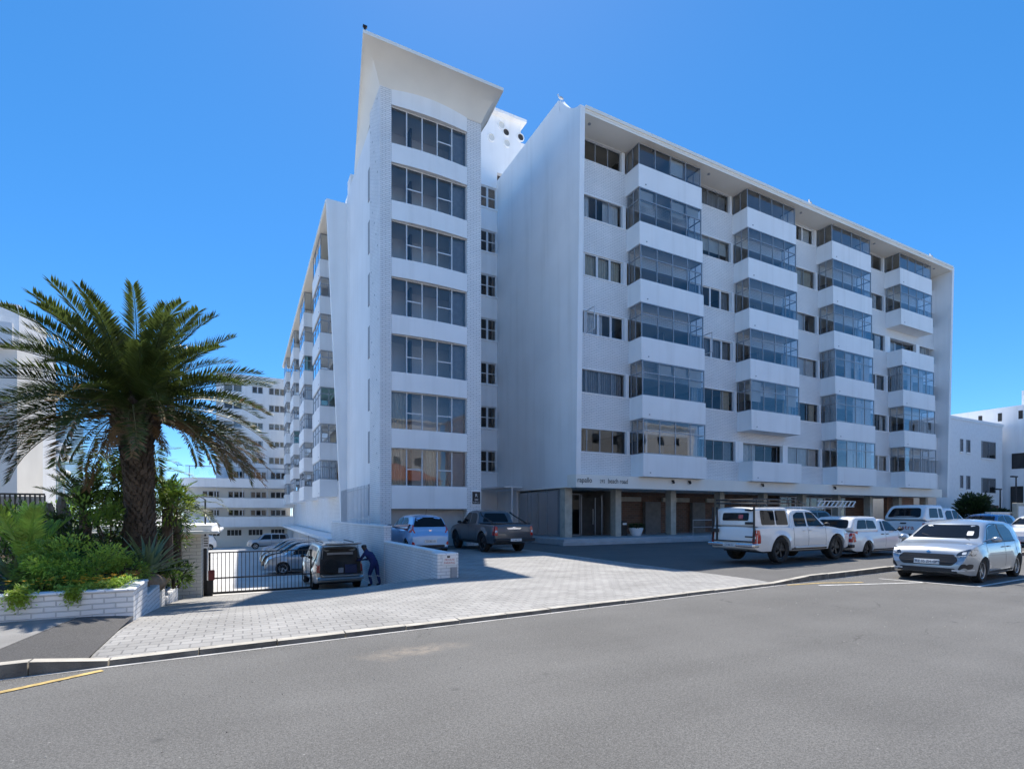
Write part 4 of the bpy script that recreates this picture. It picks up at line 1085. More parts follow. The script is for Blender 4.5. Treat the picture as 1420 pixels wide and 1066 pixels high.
# ------------------------------------------------------------------ garden plants
G = .5
def gp_(px, Y, z=G): v = on_y(px, 700, Y); return Vector((v.x, Y, z))
# small palm behind
q = gp_(176, 17.6); sp_ = thing('young_palm', (q.x, q.y, .3), 'smaller arching palm growing behind the thick palm trunk', 'palm tree')
mb = MB(); mb.tube([(q.x, q.y, .2), (q.x+.05, q.y, 1.6), (q.x, q.y, 2.5)], [.16, .13, .14], 8); mb.build('trunk', LM['bark'], sp_)
mb = MB()
for i in range(30):
    az = i*2.4; frond(mb, (q.x, q.y, 2.5), az, lerp(1.2, -.1, i/30), 1.75*rp.uniform(.85, 1.1), rp.uniform(1.1, 1.7), rp, 0, n=34, ll=.34, lw=.034, rach=.014, tip_mi=1 if i > 18 else None, vee=.2)
mb.build('crown', [LM['mid'], LM['palm_dead'], LM['twig']], sp_)
q = gp_(246, 19.4); s2 = thing('drooping_palm', (q.x, q.y, .2), 'low palm with fronds drooping over the gate house roof', 'palm tree')
mb = MB(); mb.tube([(q.x, q.y, .1), (q.x, q.y, 1.75)], [.12, .1], 8); mb.build('trunk', LM['bark'], s2)
mb = MB()
for i in range(16):
    az = i*2.4+.4; frond(mb, (q.x, q.y, 1.7), az, lerp(1.0, .1, i/16), 1.5*rp.uniform(.85, 1.1), rp.uniform(1.4, 2.0), rp, 0, n=30, ll=.30, lw=.03, rach=.012, tip_mi=1 if i > 10 else None, vee=.1)
mb.build('crown', [LM['palm'], LM['palm_dead'], LM['twig']], s2)
# cycads with bright fronds
def cycad(px, Y, h, L, n, label, m='bright', seed=1, el=(1.45, .4), droop=.5):
    r_ = random.Random(seed); q = gp_(px, Y); t = thing('cycad', (q.x, q.y, .4), label, 'cycad'); mb = MB()
    mb.tube([(q.x, q.y, .3), (q.x, q.y, .5+h)], [.15, .13], 9); mb.build('trunk', LM['bark'], t); mb = MB()
    for i in range(n): frond(mb, (q.x, q.y, .5+h), i*2.4+.9, lerp(el[0], el[1], i/n)+r_.uniform(-.1, .1), L*r_.uniform(.85, 1.1), droop*r_.uniform(.7, 1.2), r_, 0, n=40, ll=L*.24, lw=.036, rach=.014, vee=.25)
    mb.build('crown', [LM[m], LM['palm_dead'], LM['twig']], t)
cycad(38, 12.6, .25, 1.15, 9, 'bright green cycad with upright feather fronds near the left edge', seed=3, el=(1.5, .9), droop=.35)
cycad(118, 17.5, 1.3, 1.3, 13, 'dark cycad rising behind the cactus stumps', 'dark', 8)
cycad(232, 17.8, 1.35, 1.0, 12, 'green cycad with short fronds just right of the palm trunk', 'mid', 5)
# cactus stumps
q = gp_(70, 15.5); cs = thing('cactus', (q.x, q.y, .4), 'cluster of grey ribbed cactus columns standing left of the palm', 'cactus')
for (dx, dy, h, r) in ((0, 0, 1.55, .11), (.2, .1, 1.7, .10), (-.16, .12, 1.35, .09), (.33, -.05, 1.45, .08)):
    mb = MB(); pts = [(q.x+dx+.03*math.sin(z*3), q.y+dy, .4+z) for z in [h*i/8 for i in range(9)]]
    mb.tube(pts, [r*(1+.1*math.sin(i*2.1)) for i in range(8)]+[r*.55], 12)
    k0 = 0
    for j in range(len(mb.v)):
        if j % 2 and j < 12*9:
            c_ = Vector(pts[j//12]); v = Vector(mb.v[j]); mb.v[j] = tuple(c_+(v-c_)*.78)
    mb.build('column', LM['cactus'], cs)
# shrubs
sh = [
 ('leafy_shrub', (118, 14.6, 1.15), .85, .7, .85, 2200, .13, ['dark', 'dark', 'mid'], 'tall dark broad leaved shrub left of the palm trunk'),
 ('leafy_shrub', (150, 17.5, 1.5), .8, .7, 1.0, 2000, .14, ['dark', 'mid'], 'dark shrub tucked behind the palm trunk'),
 ('leafy_shrub', (240, 17.5, 1.85), .60, .5, .62, 800, .13, ['mid', 'lime', 'dark'], 'open pale leaved shrub right of the palm trunk'),
 ('round_bush', (112, 11.9, .76), .82, .62, .50, 5200, .065, ['mid', 'mid', 'bright'], 'large rounded bright green bush above the planter wall'),
 ('round_bush', (60, 12.3, .62), .45, .45, .35, 1600, .065, ['mid', 'bright'], 'small green bush at the left of the large rounded bush'),
 ('round_bush', (244, 14.9, .20), .40, .42, .30, 1200, .085, ['mid', 'lime', 'dark'], 'green bush in front of the gate house wall'),
 ('round_bush', (12, 13.6, .85), .7, .6, .6, 1700, .10, ['dark', 'mid'], 'dark bush at the far left of the garden'),
 ('round_bush', (170, 12.4, .60), .40, .35, .28, 1100, .075, ['lime', 'bright'], 'low yellow green bush at the foot of the palm'),
 ('leafy_shrub', (85, 20.5, 1.3), 1.2, .9, 1.0, 1700, .17, ['dark', 'mid'], 'dense dark shrub behind the cactus stumps'),
 ('leafy_shrub', (190, 19.5, 1.25), 1.3, .8, 1.0, 1900, .17, ['dark', 'mid'], 'dark shrub filling the gap behind both palms'),
 ('leafy_shrub', (5, 18.5, 1.0), 1.3, .9, .9, 1500, .17, ['dark', 'mid'], 'dark shrub below the neighbour house at the left edge'),
]
for i, (nm, (px, Y, zc), rx, ry, rz, n, sz, ms, lb) in enumerate(sh):
    q = gp_(px, Y, zc); shrub(nm, q, rx, ry, rz, n, sz, ms, lb, 'bush', seed=20+i)
rosette('agave', gp_(205, 13.2, .45), 46, 1.0, .11, 1.35, .25, 'agave', 'large grey green agave with sword leaves at the foot of the palm', seed=4)
rosette('agave', gp_(150, 12.9, .5), 34, .75, .12, 1.3, .35, 'bright', 'pale green agave between the round bush and the palm', seed=6)
rosette('agave', gp_(22, 12.2, .45), 30, .70, .10, 1.3, .2, 'agave', 'agave with narrow leaves at the left edge of the garden', seed=7)
rosette('agave', gp_(80, 13.4, .5), 34, .85, .11, 1.3, .3, 'bright', 'agave behind the large rounded bush', seed=9)
# flowering ground cover spilling over the coping
rg = random.Random(77); mb = MB()
for i in range(6500):
    x = rg.uniform(-7.5, -1.7); y = 10.62+abs(rg.gauss(0, .42)); z = .45+.12*rg.random()+.10*math.sin(x*3.1)*math.cos(y*4)
    if math.sin(x*2.3)+.5*math.sin(x*5.7+1) < -.35: continue
    blade(mb, Vector((x, y, z)), Vector((rg.uniform(-1, 1), rg.uniform(-1, 1), rg.uniform(-.2, 1))), .07, .035, Vector((0, 0, 1)), rg.choice((0, 0, 1)))
for cx, w_ in ((-3.72, .22), (-3.05, .16), (-4.9, .15), (-2.4, .1)):
    for i in range(int(900*w_/.2)):
        x = cx+rg.gauss(0, w_*.5); z = .52-abs(rg.gauss(0, .10)); y = 10.47-rg.random()*.05 if z < .46 else 10.5+rg.uniform(-.05, .2)
        blade(mb, Vector((x, y, z)), Vector((rg.uniform(-1, 1), -rg.random(), rg.uniform(-1, .6))), .06, .032, Vector((0, 0, 1)), rg.choice((0, 1, 1)))
for i in range(170):
    x = rg.choice((rg.gauss(-5.35, .35), rg.gauss(-2.2, .3), rg.uniform(-6, -1.8))); y = 10.6+abs(rg.gauss(0, .3)); z = .57+.1*rg.random()
    for k in range(4):
        a = k*1.57+rg.random(); blade(mb, Vector((x, y, z)), Vector((math.cos(a), math.sin(a), .3)), .035, .03, Vector((0, 0, 1)), 2)
gc = mb.build('ground_cover', [LM['bright'], LM['lime'], LM['yellow']])
tag(gc, 'low flowering ground cover spilling over the planter wall', 'ground cover', kind='stuff')
# rocks and a terracotta pot
def rock(c, s, seed, label):
    r_ = random.Random(seed); bm = bmesh.new(); bmesh.ops.create_icosphere(bm, subdivisions=3, radius=1)
    ph = [(Vector((r_.uniform(-1, 1), r_.uniform(-1, 1), r_.uniform(-1, 1))), r_.uniform(.5, .9)) for _ in range(9)]
    for v in bm.verts:
        for n_, h in ph:
            n1 = n_.normalized(); d = v.co.dot(n1)
            if d > h: v.co -= n1*(d-h)*.85
        v.co = Vector((v.co.x*s[0], v.co.y*s[1], v.co.z*s[2]))
    me = bpy.data.meshes.new('rock'); bm.to_mesh(me); bm.free(); me.materials.append(LM['rock'])
    o = bpy.data.objects.new('rock', me); COL.objects.link(o); o.location = c; o.rotation_euler = (0, 0, r_.uniform(0, 6)); tag(o, label, 'rock', 'rocks beside the driveway steps')
for i, (px, Y, z, s, lb) in enumerate(((238, 14.6, .12, (.52, .4, .26), 'broad brown rock in front of the gate house wall'), (268, 16.8, -.02, (.45, .4, .30), 'brown rock nearest the gate above the stepped wall'),
        (222, 13.4, .22, (.28, .25, .18), 'small brown rock beside the terracotta pot'), (252, 15.6, -.1, (.3, .3, .2), 'flat rock between the two larger brown rocks'))):
    q = gp_(px, Y, z); q.x = min(q.x, -2.0); rock(q, s, i+1, lb)
tp = thing('terracotta_pot', (-2.02, 12.6, .2), 'terracotta pot lying behind the end of the planter wall', 'pot')
mb = MB(); mb.lathe([(0, .1), (.13, .1), (.19, .42), (.21, .42), (.21, .48), (.18, .48), (.15, .2), (0, .2)], 18, (-2.02, 12.6, .1)); mb.build('pot', mat('terracotta', (.42, .17, .08), .8, var=.2), tp, smooth=True)
mb = MB(); mb.lathe([(0, .5), (.17, .5)], 14, (-2.02, 12.6, .1)); mb.build('soil', LM['twig'], tp)
# dark fence by the neighbour
fn_ = thing('dark_fence', (-7, 20, 1), 'dark topped boundary fence behind the garden at the left edge', 'fence')
a, c_ = on_y(-30, 684, 22), on_y(62, 684, 22)
mb = MB(); mb.box(a.x, c_.x, 21.98, 22.04, c_.z-.06, c_.z); mb.box(a.x, c_.x, 21.98, 22.04, .5, .56)
for i in range(14): x = lerp(a.x, c_.x, i/13); mb.box(x-.02, x+.02, 21.99, 22.03, .4, c_.z-.061)
mb.build('rail', M['black'], fn_)
mb = MB(); mb.box(a.x, c_.x, 22.05, 22.08, .3, c_.z-.1); mb.build('panel', M['curtain_grey'], fn_)

# ------------------------------------------------------------------ right end: tree, hedge, lamps, fence, urn, rail, gulls
def crown_tree(c, rx, ry, rz, n, seed, label, z0=0):
    r_ = random.Random(seed); c = Vector(c); t = thing('coastal_tree', (c.x, c.y, z0), label, 'tree'); mb = MB(); cl = []
    for i in range(34):
        while True:
            q = Vector((r_.uniform(-1, 1), r_.uniform(-1, 1), r_.uniform(-1, 1)))
            if .3 < q.length < 1: break
        cl.append(q)
    for i in range(n):
        q = r_.choice(cl); o = Vector((r_.gauss(0, .17), r_.gauss(0, .17), r_.gauss(0, .17))); p = q+o
        blade(mb, c+Vector((p.x*rx, p.y*ry, p.z*rz)), o+q*.4+Vector((0, 0, .2)), .34*r_.uniform(.7, 1.3), .16, Vector((r_.random(), r_.random(), 1)), r_.choice((0, 0, 1)))
    mb.build('crown', [LM['pine'], LM['dark']], t)
    mb = MB(); mb.tube([(c.x, c.y, z0), (c.x+.1, c.y, c.z-rz*.4), (c.x, c.y, c.z+rz*.3)], [.2, .15, .05], 8)
    for q in cl[:8]: mb.tube([c+Vector((0, 0, -rz*.5)), c+Vector((q.x*rx*.7, q.y*ry*.7, q.z*rz*.7))], [.07, .02], 5)
    mb.build('trunk', LM['twig'], t)
crown_tree((60.2, 23.2, 2.0), 1.25, 1.2, 1.25, 2600, 3, 'dark windswept tree at the corner of the block above the boundary wall')
crown_tree((65.6, 23.4, 1.35), 2.3, 1.0, .55, 2000, 8, 'low dark spreading tree in front of the white house')
for i, (px, Y, h, lb) in enumerate(((1409, 23.5, 5.4, 'taller black street lamp with angled head at the right edge'), (1387, 25.0, 4.2, 'shorter black street lamp in front of the white house'))):
    q = on_y(px, 700, Y); t = thing('street_lamp', (q.x, Y, 0), lb, 'street lamp', 'street lamps by the houses')
    mb = MB(); mb.tube([(q.x, Y, 0), (q.x, Y, h)], [.09, .06], 8); mb.build('post', M['black'], t)
    mb = MB(); mb.box(q.x-1.0, q.x+.1, Y-.12, Y+.12, h, h+.14); mb.build('lamp_head', M['black'], t)
cb = thing('utility_cabinet', (on_y(1397, 700, 22).x, 22, 0), 'pale utility cabinet standing by the boundary railing', 'cabinet'); q = ROOT[cb.name]
mb = MB(); mb.box(q.x-.9, q.x+.9, 21.0, 21.38, .2, 2.7); mb.build('body', M['stone_col'], cb, bevel=.05); mb = MB(); mb.box(q.x-.7, q.x+.7, 20.97, 20.998, .4, 2.4); mb.build('door', M['curtain'], cb)
rf = thing('end_railing', (76, 20, 0), 'thin barred railing at the right edge beyond the parked cars', 'railing')
mb = MB(); mb.box(71.5, 86, 20.6, 20.65, 1.75, 1.82); mb.build('rail', M['alu'], rf); mb = MB()
for i in range(34): mb.box(71.6+i*.42, 71.65+i*.42, 20.6, 20.65, 0, 1.75)
mb.build('bars', M['alu'], rf)
q = on_y(882, 739, 25.6); ur = thing('planter_bowl', (q.x, 25.6, .32), 'white bowl planter with dark plant by the entrance columns', 'planter')
mb = MB(); mb.lathe([(0, .32), (.28, .32), (.32, .36), (.42, .66), (.46, .80), (.42, .82), (.38, .72), (0, .70)], 20, (q.x, 25.6, 0)); mb.build('bowl', M['plaster'], ur, smooth=True)
mb = MB(); r_ = random.Random(2)
for i in range(420): a = r_.uniform(0, 6.28); rr_ = .5*math.sqrt(r_.random()); blade(mb, Vector((q.x+math.cos(a)*rr_, 25.6+math.sin(a)*rr_, .76+r_.random()*.28)), Vector((math.cos(a), math.sin(a), r_.random())), .16, .06, Vector((0, 0, 1)))
mb.build('foliage', LM['dark'], ur)
bn = on_y(864, 739, 25.9); tb = thing('litter_bin', (bn.x, 25.9, .32), 'black litter bin with white notice beside the bowl planter', 'bin')
mb = MB(); mb.box(bn.x-.2, bn.x+.2, 25.75, 26.1, .321, 1.25); mb.build('body', M['black'], tb, bevel=.02); mb = MB(); mb.box(bn.x-.15, bn.x+.15, 25.735, 25.749, 1.0, 1.12); mb.build('notice', M['white'], tb)
a, c_ = on_y(961, 742, 23.9), on_y(980, 742, 23.9); hr = thing('handrail', (a.x, 23.9, .32), 'steel handrail at the platform edge behind the roof rack', 'handrail')
mb = MB(); mb.tube([(a.x, 23.9, .32), (a.x, 23.9, 1.3), (c_.x+.6, 23.9, 1.3), (c_.x+.6, 23.9, .32)], .03, 8); mb.tube([(a.x, 23.9, .85), (c_.x+.6, 23.9, .85)], .02, 6); mb.build('rail', M['steel'], hr)
def gull(p, s, rz, label):
    t = thing('seagull', p, label, 'seagull', 'gulls on the roof edge', rz)
    bm = MB(); prof = [(-.26, .0), (-.2, .05), (-.05, .095), (.08, .10), (.17, .07), (.22, .055)]
    bm.tube([(x*s, 0, (.20+.045*i)*s) for i, (x, r) in enumerate(prof)], [max(.004, r)*s for x, r in prof], 10)
    bm.tube([(.17*s, 0, .40*s), (.22*s, 0, .50*s), (.24*s, 0, .58*s), (.29*s, 0, .59*s)], [.055*s, .05*s, .062*s, .03*s], 10)
    bm.build('body', M['white'], t, smooth=True, local=True)
    bm = MB()
    for sg in (-1, 1): bm.tube([(-.30*s, sg*.03*s, .22*s), (-.1*s, sg*.09*s, .32*s), (.1*s, sg*.085*s, .40*s)], [.01*s, .05*s, .03*s], 6)
    bm.build('wings', M['curtain_grey'], t, smooth=True, local=True)
    bm = MB(); bm.tube([(.29*s, 0, .59*s), (.38*s, 0, .575*s)], [.02*s, .006*s], 6)
    for sg in (-1, 1): bm.tube([(.02*s, sg*.04*s, .2*s), (.02*s, sg*.04*s, 0)], .014*s, 5)
    bm.build('beak_and_legs', M['yellow'], t, local=True)
gull((XL+.16, 25.9, 26.0), 0.62, 2.9, 'seagull standing on the peak of the end wall')
q = on_y(1123, 276, 23.8); gull((q.x, 23.78, 24.22), .7, 3.3, 'seagull standing midway along the roof edge'); q = on_y(1291, 352, 23.8); gull((q.x, 23.78, 24.22), .7, 3.0, 'seagull near the far end of the roof edge')
# ------------------------------------------------------------------ vehicles: local +x is forward, ground at z = 0
def interp(pts, x):
    if x <= pts[0][0]: return pts[0][1]
    for (a, za), (b, zb) in zip(pts, pts[1:]):
        if x <= b: return lerp(za, zb, (x-a)/(b-a)) if b > a else zb
    return pts[-1][1]

def shell(x0, x1, W, top, bot, belt, th, arches=(), Ra=.36, az=.3, kf=.16, kr=.10, rr=.09, crown=.03, soft=.04, low=.045, flare=.0):
    """closed lofted body; returns an MB and its BVH"""
    xs = set()
    n = int((x1-x0)/.055)
    for i in range(n+1): xs.add(round(lerp(x0, x1, i/n), 4))
    for d in (.006, .02, .045, .08, .12): xs.add(round(x0+d, 4)); xs.add(round(x1-d, 4))
    for ax in arches:
        for t in range(15): xs.add(round(ax+Ra*math.cos(math.pi*t/14)*.9999, 4))
        xs.add(round(ax-Ra-.004, 4)); xs.add(round(ax+Ra+.004, 4))
    for px, _ in top:
        if x0 < px < x1: xs.add(round(px, 4))
    xs = sorted(xs)
    def tp(x): return sum(interp(top, min(x1, max(x0, x+d*soft))) for d in (-1, -.5, 0, .5, 1))/5
    def bt(x):
        b = bot+.09*max(0, 1-(x-x0)/.35)**2+.07*max(0, 1-(x1-x)/.35)**2
        for ax in arches:
            if abs(x-ax) < Ra: b = max(b, az+math.sqrt(Ra*Ra-(x-ax)**2))
        return b
    def half(x, z):
        h = W/2; df, dr = x1-x, x-x0
        h *= 1-kf*max(0, 1-df/.8)**2.2-kr*max(0, 1-dr/.6)**2.2
        for d in (df, dr):
            if d < .12: h -= .07*(1-math.sqrt(max(0, 1-(1-d/.12)**2)))
        u = (z-(bot+belt)*.5)/((belt-bot)*.5); h -= low*min(1.3, u*u)
        if z > belt: h -= th*(z-belt)
        for ax in arches:
            q = math.hypot(x-ax, z-az)
            if Ra <= q+.02 < Ra+.16: h += flare*(1-(q-Ra)/.16)
        return h
    mb = MB(); rings = []
    for x in xs:
        zt, zb = tp(x), bt(x); ze = zt-crown; be = min(belt, ze-.03); be = max(be, zb+.02); r = min(rr, max(.012, (ze-be)*.7), max(.012, (ze-zb)*.4))
        hp = []
        for j in range(9): z = lerp(zb, be, j/8); hp.append((half(x, z), z))
        for j in range(1, 5): z = lerp(be, ze-r, j/4); hp.append((half(x, z), z))
        wt = half(x, ze-r)
        for j in range(1, 5): a = math.pi/2*j/4; hp.append((wt-r+r*math.cos(a), ze-r+r*math.sin(a)))
        we = wt-r
        for f in (.75, .5, .25): hp.append((we*f, ze+crown*(1-f*f)))
        hp = [(hp[0][0]*.9, zb)]+hp
        ring = [(x, y, z) for y, z in hp]+[(x, 0, ze+crown)]+[(x, -y, z) for y, z in reversed(hp)]
        rings.append(ring)
    m = len(rings[0]); 
    for rg_ in rings: mb.v += rg_
    for i in range(len(rings)-1):
        for j in range(m): mb.f.append((i*m+j, i*m+(j+1) % m, (i+1)*m+(j+1) % m, (i+1)*m+j)); mb.m.append(0)
    mb.f.append(tuple(range(m))); mb.f.append(tuple(range((len(rings)-1)*m, len(rings)*m))[::-1]); mb.m += [0, 0]
    bvh = BVHTree.FromPolygons([Vector(v) for v in mb.v], mb.f)
    return mb, bvh

def rounded(poly, r, n=4):
    out = []; k = len(poly)
    for i in range(k):
        p, a, b = Vector(poly[i]), Vector(poly[i-1]), Vector(poly[(i+1) % k])
        ra = min(r, (a-p).length*.45); rb = min(r, (b-p).length*.45); s = p+(a-p).normalized()*ra; e = p+(b-p).normalized()*rb
        for j in range(n+1): t = j/n; out.append(tuple((s*(1-t)**2)+(p*2*t*(1-t))+(e*t*t)))
    return out

def decal(mb, bvh, poly, axis, off=.006, r=.04, mi=0, step=.09):
    poly = rounded(poly, r) if r else [tuple(p) for p in poly]
    pts = []
    for i in range(len(poly)):
        a, b = Vector(poly[i]), Vector(poly[(i+1) % len(poly)]); n = max(1, int((b-a).length/step))
        for j in range(n): pts.append(a.lerp(b, j/n))
    c = sum(pts, Vector((0, 0)))/len(pts); last = [None]
    def hit(p):
        if axis[0] == 'y': s = 1 if axis[1] == '+' else -1; o, d = Vector((p.x, 9*s, p.y)), Vector((0, -s, 0))
        elif axis[0] == 'x': s = 1 if axis[1] == '+' else -1; o, d = Vector((9*s, p.x, p.y)), Vector((-s, 0, 0))
        else: o, d = Vector((p.x, p.y, 9)), Vector((0, 0, -1))
        loc, nor, idx, dist = bvh.ray_cast(o, d)
        if loc is None:
            if last[0] is None: return None
            return o+d*(last[0]-off)
        last[0] = dist; return loc-d*off
    c3 = hit(c); rings = []
    if c3 is None: return
    for f in (.33, .66, 1.0): rings.append([hit(c+(p-c)*f) or c3 for p in pts])
    n = len(pts); i0 = len(mb.v); mb.v.append(tuple(c3))
    for rg_ in rings: mb.v += [tuple(p) for p in rg_]
    for j in range(n):
        k = (j+1) % n; mb.f.append((i0, i0+1+j, i0+1+k)); mb.m.append(mi)
        for q in range(2): mb.f.append((i0+1+q*n+j, i0+1+(q+1)*n+j, i0+1+(q+1)*n+k, i0+1+q*n+k)); mb.m.append(mi)

def wheel(root, x, y, rad, wid, dark=False, spokes=5):
    key = (round(rad, 3), round(wid, 3), dark, y > 0)
    s = 1 if y > 0 else -1
    if key not in _wheels:
        mb = MB(); h = wid/2; rr_ = rad*.66
        mb.lathe([(rr_, -h*.8), (rad*.86, -h), (rad*.965, -h*.85), (rad, -h*.5), (rad, h*.5), (rad*.965, h*.85), (rad*.86, h), (rr_, h*.8)], 28, axis='y')
        for i in range(40):
            a = 6.2832*i/40; mb.box(-.012, .012, -h*.75, h*.75, rad-.004, rad+.006, fn=lambda X, Y, Z: (X*math.cos(a)-Z*math.sin(a), Y, X*math.sin(a)+Z*math.cos(a)))
        w_ = mb.build('wheel', M['rubber'], root, smooth=True, local=True)
        mb = MB(); f = h*.55*s; bk = -h*.3*s
        mb.lathe([(rr_, h*.8*s), (rr_*.93, h*.72*s), (rr_*.9, bk)], 28, axis='y')
        for i in range(spokes):
            a = 6.2832*i/spokes
            mb.hexa([(math.cos(a+da)*q, yy, math.sin(a+da)*q) for yy in (f-.05*s, f) for q, da in ((rr_*.12, -.9), (rr_*.93, -.17), (rr_*.93, .17), (rr_*.12, .9))])
        mb.lathe([(0, f+.012*s), (rr_*.2, f+.01*s), (rr_*.24, f-.03*s)], 14, axis='y')
        r_ = mb.build('rim', M['rim_dark' if dark else 'rim'], w_, local=True)
        mb = MB(); mb.lathe([(0, bk), (rr_*.95, bk)], 20, axis='y'); mb.build('brake_disc', M['plastic'], w_, local=True)
        _wheels[key] = w_
    else:
        w_ = copy_tree(_wheels[key], root)
    w_.parent = root; w_.location = (x, y, rad); return w_
_wheels = {}

def part(mb, name, m, root):
    if mb.v: return mb.build(name, M[m] if isinstance(m, str) else m, root, local=True)

def bbox_part(root, name, m, boxes, bevel=.02):
    mb = MB()
    for b in boxes: mb.box(*b)
    return mb.build(name, M[m], root, local=True, bevel=bevel)

def plate(root, bvh, axis, yc, zc, text, w=.46, h=.11, col='navy'):
    mb = MB(); decal(mb, bvh, [(yc-w/2, zc-h/2), (yc+w/2, zc-h/2), (yc+w/2, zc+h/2), (yc-w/2, zc+h/2)], axis, .016, .01)
    p = part(mb, 'number_plate', 'plate', root); s = 1 if axis[1] == '+' else -1
    x = (max if s > 0 else min)(v[0] for v in mb.v)+.004*s; t = MB()
    text_mesh(text, h*.82, lambda a, c: (x, yc+a*s, zc-h*.29+c), t, wide=.82); 
    t.build('plate_text', M[col], p, local=True)

def car(kind, name, label, cat, loc, head, paint, sc=1.0, rad=None, dark_rims=False, group=None, plates=None, cover=None, z=0.0):
    """kind: hatch, citycar, suv, pickup, halfton"""
    rt_ = thing(name, (loc[0], loc[1], loc[2] if len(loc) > 2 else z), label, cat, group, R(head)); rt_.scale = (sc, sc, sc)
    P = dict(
      hatch=dict(L=3.86, W=1.735, ax=(1.13, -1.32), rad=.295, bot=.19, belt=.93, th=.36, top=[(-1.93, .50), (-1.92, .82), (-1.88, .97), (-1.80, 1.08), (-1.66, 1.36), (-1.58, 1.44), (-1.2, 1.50), (-.35, 1.525), (.15, 1.49), (.40, 1.41), (.98, 1.04), (1.08, .985), (1.45, .93), (1.72, .84), (1.84, .73), (1.89, .60), (1.93, .46)],
                 ws=(.40, 1.02), side=[[(-1.22, .97), (-.42, .97), (-.40, 1.40), (-.95, 1.38), (-1.22, 1.22)], [(-.32, .97), (.78, .96), (.30, 1.36), (.05, 1.41), (-.31, 1.41)]], seams=(-.37, .86, -1.18), rw=(1.08, 1.40, .56)),
      citycar=dict(L=3.6, W=1.60, ax=(1.12, -1.27), rad=.285, bot=.19, belt=.92, th=.40, top=[(-1.8, .45), (-1.79, .86), (-1.75, .96), (-1.69, 1.04), (-1.56, 1.37), (-1.46, 1.44), (-1.1, 1.485), (-.3, 1.50), (.2, 1.46), (.45, 1.37), (1.0, 1.02), (1.1, .96), (1.5, .88), (1.68, .78), (1.76, .62), (1.8, .46)],
                 ws=(.44, 1.0), side=[[(-1.05, .98), (-.37, .96), (-.36, 1.38), (-.85, 1.37), (-1.08, 1.20)], [(-.28, .96), (.82, .95), (.36, 1.33), (.1, 1.385), (-.28, 1.385)]], seams=(-.33, .88, -1.05), rw=(1.03, 1.39, .58)),
      suv=dict(L=4.86, W=1.90, ax=(1.48, -1.36), rad=.385, bot=.36, belt=1.16, th=.22, top=[(-2.43, .62), (-2.42, 1.1), (-2.38, 1.22), (-2.24, 1.72), (-2.12, 1.84), (-1.6, 1.90), (0, 1.92), (.42, 1.88), (.62, 1.80), (1.12, 1.30), (1.22, 1.23), (2.05, 1.14), (2.30, 1.02), (2.39, .85), (2.43, .6)],
                 ws=(.62, 1.27), side=[[(-2.0, 1.22), (-1.28, 1.21), (-1.28, 1.76), (-1.9, 1.74)], [(-1.2, 1.21), (-.38, 1.20), (-.38, 1.77), (-1.2, 1.77)], [(-.28, 1.20), (.90, 1.19), (.48, 1.73), (.3, 1.77), (-.28, 1.77)]], seams=(-.33, .98, -1.24), rw=(1.26, 1.74, .70)),
      pickup=dict(L=5.26, W=1.86, ax=(1.66, -1.42), rad=.385, bot=.40, belt=1.16, th=.26, top=[(-2.63, .62), (-2.62, 1.12), (-2.60, 1.19), (-2.56, 1.205), (-.86, 1.215), (-.85, 1.23), (-.74, 1.66), (-.66, 1.74), (-.45, 1.80), (.20, 1.815), (.48, 1.76), (1.08, 1.30), (1.18, 1.22), (1.6, 1.18), (2.2, 1.09), (2.46, .96), (2.56, .82), (2.63, .6)],
                 ws=(.50, 1.26), side=[[(-.62, 1.20), (.02, 1.20), (.02, 1.68), (-.38, 1.68), (-.58, 1.58)], [(.11, 1.20), (.98, 1.19), (.50, 1.66), (.35, 1.69), (.11, 1.69)]], seams=(.06, 1.05, -.72), rw=(1.27, 1.66, .58)),
      halfton=dict(L=4.5, W=1.67, ax=(1.42, -1.25), rad=.30, bot=.24, belt=.98, th=.30, top=[(-2.25, .45), (-2.24, .92), (-2.22, .99), (-2.18, 1.005), (-.42, 1.01), (-.41, 1.02), (-.30, 1.42), (-.22, 1.47), (0, 1.50), (.30, 1.49), (.52, 1.42), (1.12, 1.02), (1.22, .96), (1.9, .86), (2.12, .74), (2.2, .6), (2.25, .45)],
                 ws=(.54, 1.0), side=[[(-.16, 1.0), (.05, 1.0), (.05, 1.38), (-.08, 1.38)], [(.12, 1.0), (1.02, .99), (.52, 1.36), (.35, 1.40), (.12, 1.40)]], seams=(.08, 1.06), rw=(1.05, 1.38, .50)),
    )[kind]
    L, W = P['L'], P['W']; x0, x1 = -L/2, L/2; rd = rad or P['rad']; Ra = rd*1.16
    pk = kind in ('pickup', 'halfton')
    mb, bv = shell(x0, x1, W, P['top'], P['bot'], P['belt'], P['th'], P['ax'], Ra, rd*1.0, flare=.018 if kind in ('hatch', 'citycar') else .035,
                   kf=.17 if kind in ('hatch', 'citycar') else .10, kr=.10 if not pk else .015, soft=.035 if pk else .05, rr=.13 if kind in ('hatch', 'citycar') else .09, crown=.045 if kind in ('hatch', 'citycar') else .03)
    body = mb.build('body', M[paint], rt_, smooth=True, local=True, angle=50, fix=True)
    for ax in P['ax']:
        for s in (-1, 1): wheel(rt_, ax, s*(W/2-.115), rd, .20 if kind in ('hatch', 'citycar') else .25, dark_rims)
    g = MB()
    for ax in P['ax']: g.box(ax-Ra*.98, ax+Ra*.98, -W/2+.06, W/2-.06, rd, rd+Ra*.5)
    g.box(x0+.5, x1-.5, -W/2+.16, W/2-.16, P['bot']-.06, P['bot']+.1); part(g, 'underbody', 'plastic', rt_)
    # glass
    xa, xb = P['ws']; g = MB(); z_t, z_b = interp(P['top'], xa)-.035, interp(P['top'], xb)+.03
    hw = W/2
    wt, wb = hw-.05-P['th']*(z_t-P['belt'])-.09, hw-.17
